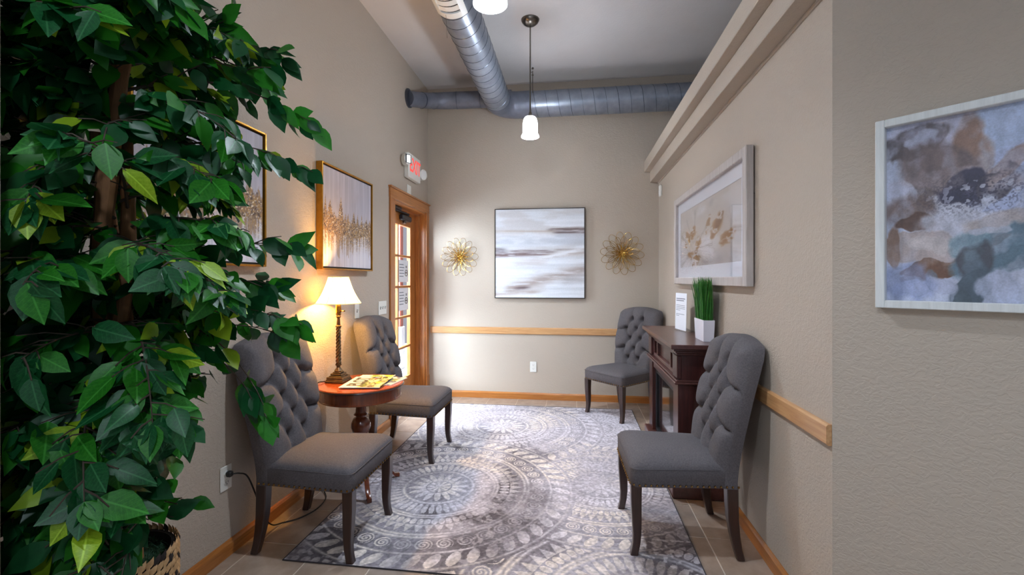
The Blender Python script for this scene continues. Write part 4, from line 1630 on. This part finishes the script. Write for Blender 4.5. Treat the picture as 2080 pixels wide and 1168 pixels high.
arc_bar(rgx, 2.79, 2.845, -46, 40, DR + .001, DR + .012)
arc_bar(rgx, 2.20, 2.245, -46, 40, DR + .001, DR + .012)
arc_bar(rgx, 2.245, 2.79, -46, -30, DR + .001, DR + .012, 3)
arc_bar(rgx, 2.245, 2.79, 24, 40, DR + .001, DR + .012, 3)
ro = rgx.build('register_frame', 'white_metal', du)
arc_ = MB()
arc_bar(arc_, 2.245, 2.79, -30, 24, DR - .002, DR + .002, 5)
arc_.build('register_throat', 'slot_dark', ro)
for k in range(9):
    y = 2.27 + k * .058
    s_ = MB()
    loops = []
    for q in range(7):
        a = math.radians(-30 + 54 * q / 6)
        loops.append([(DX + r * math.sin(a), yy, DZZ - r * math.cos(a)) for r, yy in
                      ((DR + .002, y), (DR + .010, y + .034), (DR + .0115, y + .033), (DR + .0035, y - .001))])
    s_.loft(loops)
    s_.build('louver_blade', 'white_metal', ro, smooth=False)
MB().tube([(DX - .04, 2.80, DZZ - DR - .008), (DX - .042, 2.82, DZZ - DR - .05), (DX - .04, 2.83, DZZ - DR - .14)], .0012, 4).build('pull_wire', 'nickel', ro)

# ------------------------------------------------------------------ pendants
def pendant():
    t = thing('pendant_light', '', 'pendant lamp')
    MB().lathe([(.0, ZC - .050), (.018, ZC - .050), (.045, ZC - .040), (.066, ZC - .022), (.075, ZC - .004), (.075, ZC), (0, ZC)], 28).build('canopy', 'nickel', t)
    MB().lathe([(.0, ZC - .052), (.0055, ZC - .052), (.0055, ZC - .30), (.0, ZC - .30)], 10).build('upper_rod', 'nickel', t)
    jt = MB()
    jt.tube([(.020, 0, ZC - .42), (.020, 0, ZC - .60)], .0035, 6)
    jt.sphere((.020, 0, ZC - .40), .010, 8, 6)
    jt.sphere((.020, 0, ZC - .455), .009, 8, 6)
    jt.tube([(.0, 0, ZC - .43), (.020, 0, ZC - .43)], .003, 6)
    jt.tube([(.020, 0, ZC - .60), (.022, 0, ZC - .68), (.010, 0, ZC - .78)], .0012, 4)
    jt.build('cord_joint', 'nickel', t)
    MB().lathe([(.0, ZC - .30), (.0062, ZC - .30), (.0062, 2.66), (.0, 2.66)], 10).build('lower_rod', 'nickel', t)
    MB().lathe([(.0, 2.672), (.011, 2.670), (.015, 2.650), (.024, 2.640), (.026, 2.628), (.0, 2.628)], 20).build('fitter', 'nickel', t)
    MB().lathe([(.016, 2.636), (.042, 2.630), (.053, 2.614), (.0585, 2.588), (.0605, 2.55), (.060, 2.505), (.063, 2.492), (.072, 2.478), (.073, 2.468), (.069, 2.467),
                (.060, 2.484), (.054, 2.505), (.054, 2.58), (.044, 2.61), (.016, 2.628)], 32, cap=False).build('glass_shade', 'frosted_glow', t)
    return t


p1 = pendant()
p1.location = (PEND_X, 3.715, 0)
p1['label'] = 'lit frosted pendant on a nickel rod near the back wall'
p1['group'] = 'row of pendant lights'
p2 = copy_tree(p1)
p2.location = (PEND_X, 1.90, 0)
p2['label'] = 'nearer pendant light with only its bright rim showing overhead beside the duct'

# ------------------------------------------------------------------ exit sign and small wall fittings
ex_ = thing('exit_sign', 'white emergency sign with red EXIT letters and two lamp heads above the door', 'sign', (XL, 4.205, 2.292))
EW, EH = .335, .240
MB().box(.001, .050, 0, EW, 0, EH, .006).build('housing', 'white_plastic', ex_)


def xfe(v):
    return (.0505 + v.z, EW / 2 + .01 + v.x * .86, EH * .52 + v.y * 1.1)


me = text_mesh('EXIT', .175, .0012, xfe, .003)
me.materials.append(MATS['exit_red'])
link('lettering', me, ex_)


def head(y, z, turn, lit):
    hd_ = MB().loft([[(.0, .045 * math.cos(a) * .95, .055 * math.sin(a)) for a in [2 * PI * k / 20 for k in range(20)]],
                     [(.03, .048 * math.cos(a), .058 * math.sin(a)) for a in [2 * PI * k / 20 for k in range(20)]],
                     [(.055, .046 * math.cos(a), .056 * math.sin(a)) for a in [2 * PI * k / 20 for k in range(20)]]])
    o = hd_.build('lamp_head', 'white_plastic', ex_, loc=(.025, y, z), rot=(0, 0, math.radians(turn)))
    MB().box(.054, .058, -.034, .034, -.042, .042, .01).build('lens', 'dark_metal' if lit else 'white_metal', o)
    if lit:
        for k in range(7):
            MB().box(.058, .061, -.022, .022, -.036 + k * .0105, -.030 + k * .0105, .001).build('led', 'led_glow', o)
    MB().tube([(.012, 0, 0), (.012, -.05 if y > .1 else .05, 0)], .010, 8).build('swivel_arm', 'white_plastic', o)
    return o


head(-.052, .150, -28, True)
head(EW + .058, .100, -30, False)

o = box('wall_plate', XL, XL + .006, 4.285, 4.385, 2.148, 2.236, 'white_plastic', None, .002)
tag(o, 'small blank cover plate under the emergency sign', 'plate')


def wall_fitting(name, label, cat, origin, rotz, gangs, kind):
    """Plate in local X (right) Z (up), out along -Y."""
    t = thing(name, label, cat, origin, rotz)
    w = .070 + .046 * (gangs - 1)
    MB().box(-w / 2, w / 2, -.006, -.0003, -.057, .057, .003).build('cover_plate', 'white_plastic', t)
    for g in range(gangs):
        x = (g - (gangs - 1) / 2) * .046
        if kind == 'switch':
            MB().box(x - .005, x + .005, -.0068, -.0058, -.012, .012, 0).build('toggle_slot', 'slot_dark', t, smooth=False)
            MB().loft([[(x - .004, -.006, -.002), (x + .004, -.006, -.002), (x + .004, -.006, .009), (x - .004, -.006, .009)],
                       [(x - .003, -.018, .007), (x + .003, -.018, .007), (x + .003, -.018, .013), (x - .003, -.018, .013)]]).build('toggle', 'white_plastic', t)
        else:
            for s_ in (-.020, .020):
                rc = MB().loft([[(x + .017 * math.cos(a), -.006, s_ + .0145 * math.sin(a)) for a in [2 * PI * k / 16 for k in range(16)]],
                                [(x + .016 * math.cos(a), -.0085, s_ + .0135 * math.sin(a)) for a in [2 * PI * k / 16 for k in range(16)]]])
                ro_ = rc.build('receptacle', 'white_plastic', t)
                sl = MB()
                sl.box(x - .0075, x - .0055, -.0092, -.0084, s_ - .002, s_ + .007, 0)
                sl.box(x + .0055, x + .0075, -.0092, -.0084, s_ - .002, s_ + .007, 0)
                sl.box(x - .002, x + .002, -.0092, -.0084, s_ - .009, s_ - .005, 0)
                sl.build('slot', 'slot_dark', ro_, smooth=False)
    return t


LW = math.radians(90)
wall_fitting('light_switch', 'single white toggle switch plate just right of the lamp shade', 'switch', (XL, 3.235, 1.064), LW, 1, 'switch')
wall_fitting('light_switch', 'three gang white toggle switch plate beside the glass door', 'switch', (XL, 3.70, 1.060), LW, 3, 'switch')
wall_fitting('wall_outlet', 'white duplex outlet with black plug on the left wall behind the near chair', 'outlet', (XL, 1.934, .371), LW, 1, 'outlet')
wall_fitting('wall_outlet', 'white duplex outlet low on the back wall', 'outlet', (-.428, YB, .353), 0, 1, 'outlet')
t = thing('wall_sensor', 'small white sensor box high on the right wall by the corner', 'sensor', (XR, 4.77, 2.20), math.radians(-90))
MB().box(-.035, .035, -.024, -.0005, -.057, .057, .006).build('sensor_case', 'white_plastic', t)
MB().box(-.018, .018, -.027, -.023, -.03, .004, .003).build('sensor_lens', 'white_metal', t)

# lamp cord from the outlet
cdp = [(XL + .03, 1.934, .390), (XL + .055, 1.955, .387), (XL + .075, 1.985, .36), (XL + .085, 2.03, .25), (XL + .08, 2.09, .12), (XL + .07, 2.17, .03),
       (XL + .085, 2.24, .006), (-1.47, 2.30, .005), (-1.435, 2.40, .005), (-1.45, 2.52, .006), (-1.51, 2.60, .02), (-1.555, 2.62, .10), (-1.57, 2.605, .25),
       (-1.572, 2.59, .42), (-1.575, 2.585, .57), (-1.575, 2.60, .648), (-1.560, 2.632, .6645), (-1.546, 2.665, .661), (-1.536, 2.70, .661)]


def smooth_path(p, n=6):
    P = [Vector(q) for q in p]
    out = []
    for i in range(len(P) - 1):
        p0, p1, p2, p3 = P[max(i - 1, 0)], P[i], P[i + 1], P[min(i + 2, len(P) - 1)]
        for k in range(n):
            t = k / n
            out.append(.5 * ((2 * p1) + (-p0 + p2) * t + (2 * p0 - 5 * p1 + 4 * p2 - p3) * t * t + (-p0 + 3 * p1 - 3 * p2 + p3) * t ** 3))
    out.append(P[-1])
    return out


ct = thing('lamp_cord', 'black lamp cord plugged into the left outlet and trailing to the table', 'cord', (0, 0, 0))
MB().tube(smooth_path(cdp), .0036, 6).build('cable', 'black_rubber', ct)
MB().box(XL + .009, XL + .036, 1.921, 1.947, .378, .404, .006).build('plug', 'black_rubber', ct)

# ------------------------------------------------------------------ ficus tree in a woven basket
FX, FY = -1.25, 1.10
fc = thing('ficus_tree', 'tall artificial ficus tree filling the left side beside the near wall end', 'tree', (FX, FY, 0))
# trunks: three stems wound round each other
rr = random.Random(21)
for k, (ph, rad, top, r0) in enumerate(((0.4, .030, 1.96, .027), (2.6, .034, 1.80, .021), (4.4, .036, 1.70, .019))):
    pts, rs = [], []
    for i in range(29):
        s_ = i / 28
        z = .44 + (top - .44) * s_
        a = ph + 2.6 * s_ * PI / 1.4
        ro = rad * (1 + .25 * math.sin(5 * s_ + k))
        pts.append((ro * math.cos(a), ro * math.sin(a), z))
        rs.append(r0 * (1 - .22 * s_) * (1 + .10 * math.sin(i * 1.9 + k)))
    MB().tube(pts, rs, 10).build('trunk', 'bark', fc)


def leaf_mesh(name, m, L, wd, curl, fold):
    mb = MB()
    st = [(0, .0), (.10, .50), (.28, .95), (.48, 1.0), (.68, .74), (.84, .36), (1.0, .0)]
    vs, fs = [], []
    for s_, w_ in st:
        z = -curl * L * s_ * s_
        y = s_ * L
        if w_ == 0:
            vs.append((0, y, z))
        else:
            hw = wd / 2 * w_
            vs += [(-hw, y, z + fold * hw), (0, y, z), (hw, y, z + fold * hw)]
    # indices: 0 base; 1..3,4..6,7..9,10..12,13..15 ; 16 tip
    fs += [(0, 2, 1), (0, 3, 2)]
    for r in range(4):
        a = 1 + r * 3
        fs += [(a, a + 1, a + 4, a + 3), (a + 1, a + 2, a + 5, a + 4)]
    fs += [(13, 14, 16), (14, 15, 16)]
    mb.add(vs, fs)
    return mb.mesh(name, m, smooth=True, angle=80)


LEAF = {}
for mm in ('leaf_dark', 'leaf_mid', 'leaf_lime'):
    LEAF[mm] = [leaf_mesh('leaf', mm, 1.0, .56, .10, .22), leaf_mesh('leaf', mm, 1.0, .48, .26, .30), leaf_mesh('leaf', mm, 1.0, .62, .03, .12)]

VEINED = {}
for mm in LEAF:
    VEINED[mm] = []
    for me in LEAF[mm]:
        c_ = me.copy()
        c_.materials.clear()
        c_.materials.append(MATS[mm + '_veined'])
        VEINED[mm].append(c_)

rgt = Vector((.66, .75, 0)).normalized()      # across the view of the nook
tow = Vector((.75, -.66, 0)).normalized()     # out into the room
branches = []


def q_limit(z):
    pts = [(.5, .03), (.66, .05), (.80, .12), (.92, .16), (1.05, .21), (1.2, .26), (1.5, .28), (1.8, .28), (2.0, .29), (2.3, .25)]
    for (a, b), (c2, d) in zip(pts[:-1], pts[1:]):
        if a <= z <= c2:
            return b + (d - b) * (z - a) / (c2 - a)
    return pts[0][1] if z < .5 else pts[-1][1]


leaves = []     # (matrix, kind)


def add_leaf(p, d, outward, size, free):
    wp = Vector((FX, FY, 0)) + p
    tip = wp + d * size
    for w in (wp, tip):
        if w.x < XL + .03 or w.z < .50:
            return
        if w.z < .68 and w.dot(rgt) - Vector((FX, FY, 0)).dot(rgt) > 0.0 and rr.random() < .75:
            return
        if w.y < .775 and w.x < -1.06:
            return
        if w.length < .2 or (w - Vector((0, 0, 1.3))).length < .78:
            return
    for w in (p, p + d * size):
        if not free and w.dot(rgt) > q_limit(w.z) + .03:
            return
        if math.hypot(w.x, w.y) > .60 or (w.z < .75 and math.hypot(w.x, w.y) > .34):
            return
    mid = p + d * (size * .5)
    if 1.36 < mid.z < 1.68 and abs(mid.dot(rgt) + .015) < .06 and mid.dot(tow) > -.02 and rr.random() < .9:
        return                                   # a bare stretch of trunk shows between the sprays
    n = (tow * 1.1 - rgt * .25 + Vector((0, 0, .25)) if free else outward * .55 + tow * .35 + Vector((0, 0, .65)))
    n = n + Vector((rr.gauss(0, .45), rr.gauss(0, .45), rr.gauss(0, .35)))
    n = n - d * n.dot(d)
    if n.length < 1e-3:
        return
    n.normalize()
    x = d.cross(n)
    M = Matrix(((x.x, d.x, n.x, p.x), (x.y, d.y, n.y, p.y), (x.z, d.z, n.z, p.z), (0, 0, 0, 1)))
    M = M @ Matrix.Diagonal((size, size, size, 1))
    u = rr.random()
    k = 'leaf_lime' if u < .095 else ('leaf_mid' if u < .45 else 'leaf_dark')
    leaves.append((M, k, rr.randrange(3), wp))
    return True


def branch(z0, dirv, L, rise, droop, free=False, dens=1.0, r0=.0045):
    p0 = Vector((rr.uniform(-.02, .02), rr.uniform(-.02, .02), z0))
    dirv = dirv.normalized()
    side = Vector((-dirv.y, dirv.x, 0))
    wob = rr.uniform(-.10, .10)
    N = 12
    pts = []
    for i in range(N + 1):
        s_ = i / N
        p = p0 + dirv * (L * s_ * (1 - .12 * s_ * droop)) + Vector((0, 0, rise * L * s_ - droop * L * s_ * s_)) + side * (wob * L * math.sin(s_ * PI))
        w = p + Vector((FX, FY, 0))
        if w.x < XL + .02:
            p.x = XL + .02 - FX
        pts.append(p)
    ok = []
    for p in pts:
        if (p.y + FY) < .765 and (p.x + FX) < -1.07:
            break
        if not free and (p.dot(rgt) > q_limit(p.z) or math.hypot(p.x, p.y) > .56 or (p.z < .75 and math.hypot(p.x, p.y) > .30)):
            break
        ok.append(p)
    if len(ok) < 3:
        return
    pts = ok
    mb = MB()
    mb.tube(pts, [r0 * (1 - .75 * i / (len(pts) - 1)) for i in range(len(pts))], 5)
    n = len(pts)
    for i in range(2, n):
        t = (pts[i] - pts[i - 1]).normalized()
        for sg in (-1, 1):
            if rr.random() > (.44 if free else .80) * dens:
                continue
            sd = side * sg
            tl = rr.uniform(.06, .12) * (1.1 - .3 * i / n) if free else rr.uniform(.035, .11) * (1.1 - .4 * i / n)
            td = (t * .7 + sd * .8 + Vector((0, 0, rr.uniform(-.35, .30)))).normalized()
            q0 = pts[i].lerp(pts[i - 1], rr.random())
            q1 = q0 + td * tl
            q1.x = max(q1.x, XL + .02 - FX)
            if (q1.y + FY) < .775 and (q1.x + FX) < -1.07:
                continue
            grew = 0
            nl = rr.choice((2, 2, 3)) if free else rr.choice((2, 3, 3, 4))
            for k in range(nl):
                bp = q0.lerp(q1, (k + .6) / (nl - .0))
                if free:
                    ld = (td * .9 + Vector((0, 0, rr.choice((-1.0, -.8, -.5, .35)))) + Vector((rr.gauss(0, .2), rr.gauss(0, .2), rr.gauss(0, .2)))).normalized()
                else:
                    ld = (td * .65 + side * rr.choice((-1, 1)) * .55 + Vector((0, 0, -.55)) + Vector((rr.gauss(0, .28), rr.gauss(0, .28), rr.gauss(0, .3)))).normalized()
                out = Vector((bp.x, bp.y, 0))
                out = out.normalized() if out.length > .05 else dirv
                grew += 1 if add_leaf(bp, ld, out, rr.uniform(.066, .104), free) else 0
            if grew:
                mb.tube([q0, q0.lerp(q1, .5) + Vector((0, 0, .006)), q1], [.0022, .0018, .0014], 4)
        if rr.random() < .5:
            ld = (t * .6 + side * rr.uniform(-1, 1) + Vector((0, 0, -.4))).normalized()
            add_leaf(pts[i], ld, dirv, rr.uniform(.06, .095), free)
    for k in range(3):
        ld = (t * 1.0 + side * rr.uniform(-.8, .8) + Vector((0, 0, rr.uniform(-.6, .2)))).normalized()
        add_leaf(pts[-1], ld, dirv, rr.uniform(.06, .085), free)
    branches.append(mb)


# shaped outer branches that reach out over the chair side
for (z0, q, tw, L, rise, droop) in ((1.62, 1, .05, .50, .75, .62), (1.88, 1, .1, .38, .60, .45), (1.95, 1, -.15, .40, .45, .40),
                                    (1.28, 1, .10, .49, .75, .50), (1.20, 1, -.05, .45, .70, .55), (1.12, 1, .10, .46, .60, .52), (1.05, 1, -.1, .44, .72, .55),
                                    (1.15, 1, .05, .42, .55, 1.15), (1.10, 1, .15, .40, .50, 1.10), 
                                    (.66, 1, .1, .17, .25, .35), (.62, 1, -.2, .16, .45, .30)):
    branch(z0, rgt * q + tow * tw, L, rise, droop, True)
# general crown
for k in range(58):
    z0 = .74 + 1.38 * (k / 57)
    az = k * 2.39996 + rr.uniform(-.3, .3)
    d = Vector((math.cos(az), math.sin(az), 0))
    # lean the crown away from the wall and into the room
    d = (d + tow * .55 + rgt * .10).normalized()
    L = rr.uniform(.30, .46) * (.62 if z0 < .85 else 1.0)
    branch(min(z0, 1.98), d, L, rr.uniform(.25, .85) + (.5 if z0 > 1.85 else 0), rr.uniform(.35, .85))
for k in range(13):       # low foliage on the near side of the basket
    az = rr.uniform(0, 2 * PI)
    d = (Vector((math.cos(az), math.sin(az), 0)) + tow * .9 - rgt * .45).normalized()
    branch(rr.uniform(.60, .95), d, rr.uniform(.22, .34), rr.uniform(.15, .6), rr.uniform(.3, .7))

for k in range(26):       # the side pressed against the near wall end
    d = (-rgt + tow * rr.uniform(-.55, .25)).normalized()
    branch(.72 + 1.3 * k / 25, d, rr.uniform(.30, .42), rr.uniform(.2, .7), rr.uniform(.3, .8), False, 1.2)
for (z0, tw, L, rise, droop) in ((1.97, .15, .46, .52, .42), (2.02, -.1, .40, .40, .40), (1.82, -.05, .50, .55, .50)):
    branch(z0, rgt + tow * tw, L, rise, droop, True, .7)

for mb in branches:
    mb.build('branch', 'twig', fc)
camp = Vector((0, 0, 1.3))
leaves.sort(key=lambda l: (l[3] - camp).length)
for M, k, v, wp in leaves[:300]:
    o = bpy.data.objects.new('leaf', VEINED[k][v])
    COL.objects.link(o)
    o.parent = fc
    o.matrix_local = M
for kk in ('leaf_dark', 'leaf_mid', 'leaf_lime'):
    mb = MB()
    for M, k, v, wp in leaves[300:]:
        if k == kk:
            me = LEAF[k][v]
            mb.add([M @ x.co for x in me.vertices], [tuple(p.vertices) for p in me.polygons])
    o = mb.build('inner_foliage', kk, fc, angle=80)
    o['kind'] = 'stuff'
print('LEAVES', len(leaves), 'BRANCHES', len(branches))

# woven basket
bk_ = thing('woven_basket', 'tan and black woven basket holding the ficus', 'basket', (FX, FY, 0))
BR, BHt = .140, .550
MB().lathe([(.0, .004), (.105, .004), (.112, .03), (.122, .2), (.130, .4), (.132, BHt - .012), (.122, BHt - .012), (.118, .40), (.10, .05), (.0, .05)], 40).build('body', 'basket_black', bk_)
wv, wv2 = MB(), MB()
NR, NA = 26, 46
for r in range(NR):
    z = .012 + (BHt - .02) * r / (NR - 1)
    rad = .112 + (.136 - .112) * min(1, z / .45)
    for a in range(NA):
        th = 2 * PI * (a + .5 * (r % 2)) / NA
        dark_ = ((a + r * 2) % 5 == 0)
        tgt = wv2 if dark_ else wv
        u = Vector((math.cos(th), math.sin(th), 0))
        tv = Vector((-math.sin(th), math.cos(th), 0))
        cpt = u * rad + Vector((0, 0, z))
        hl, hh, hd2 = PI * rad / NA * 1.02, .0105, .0075
        sl = .45
        vs = []
        for (s_, o_) in ((-1, .15), (-.4, .9), (.4, .9), (1, .15)):
            for (zz, oo) in ((-1, .25), (0, 1.0), (1, .25)):
                vs.append(tuple(cpt + tv * (hl * s_) + u * (hd2 * o_ * oo) + Vector((0, 0, hh * zz + sl * hh * s_))))
        fs = []
        for i in range(3):
            for j in range(2):
                q = i * 3 + j
                fs.append((q, q + 3, q + 4, q + 1))
        tgt.add(vs, fs)
o = wv.build('woven_strands', 'basket_tan', bk_, angle=80)
o['kind'] = 'stuff'
o = wv2.build('dark_strands', 'basket_black', bk_, angle=80)
o['kind'] = 'stuff'
ms = MB()
MB().lathe([(.0, BHt - .05), (.118, BHt - .05), (.118, BHt - .044), (0, BHt - .030)], 30).build('soil_mound', 'moss', bk_)
for k in range(900):
    a, r = rr.uniform(0, 2 * PI), .118 * math.sqrt(rr.random())
    p = Vector((r * math.cos(a), r * math.sin(a), BHt - .045 + rr.uniform(0, .016)))
    d = Vector((rr.gauss(0, 1), rr.gauss(0, 1), abs(rr.gauss(0, .8)))).normalized() * rr.uniform(.012, .03)
    if math.hypot(p.x + d.x, p.y + d.y) > .122:
        d = -Vector((p.x, p.y, 0)).normalized() * .02 + Vector((0, 0, .008))
    s_ = Vector((-d.y, d.x, 0))
    s_ = s_.normalized() * .0010 if s_.length > 1e-6 else Vector((.001, 0, 0))
    ms.add([p - s_, p + s_, p + d * .6 + s_ + Vector((0, 0, .004)), p + d * .6 - s_ + Vector((0, 0, .004)), p + d], [(0, 1, 2, 3), (3, 2, 4)])
o = ms.build('moss_strands', 'moss', bk_, smooth=False)
o['kind'] = 'stuff'
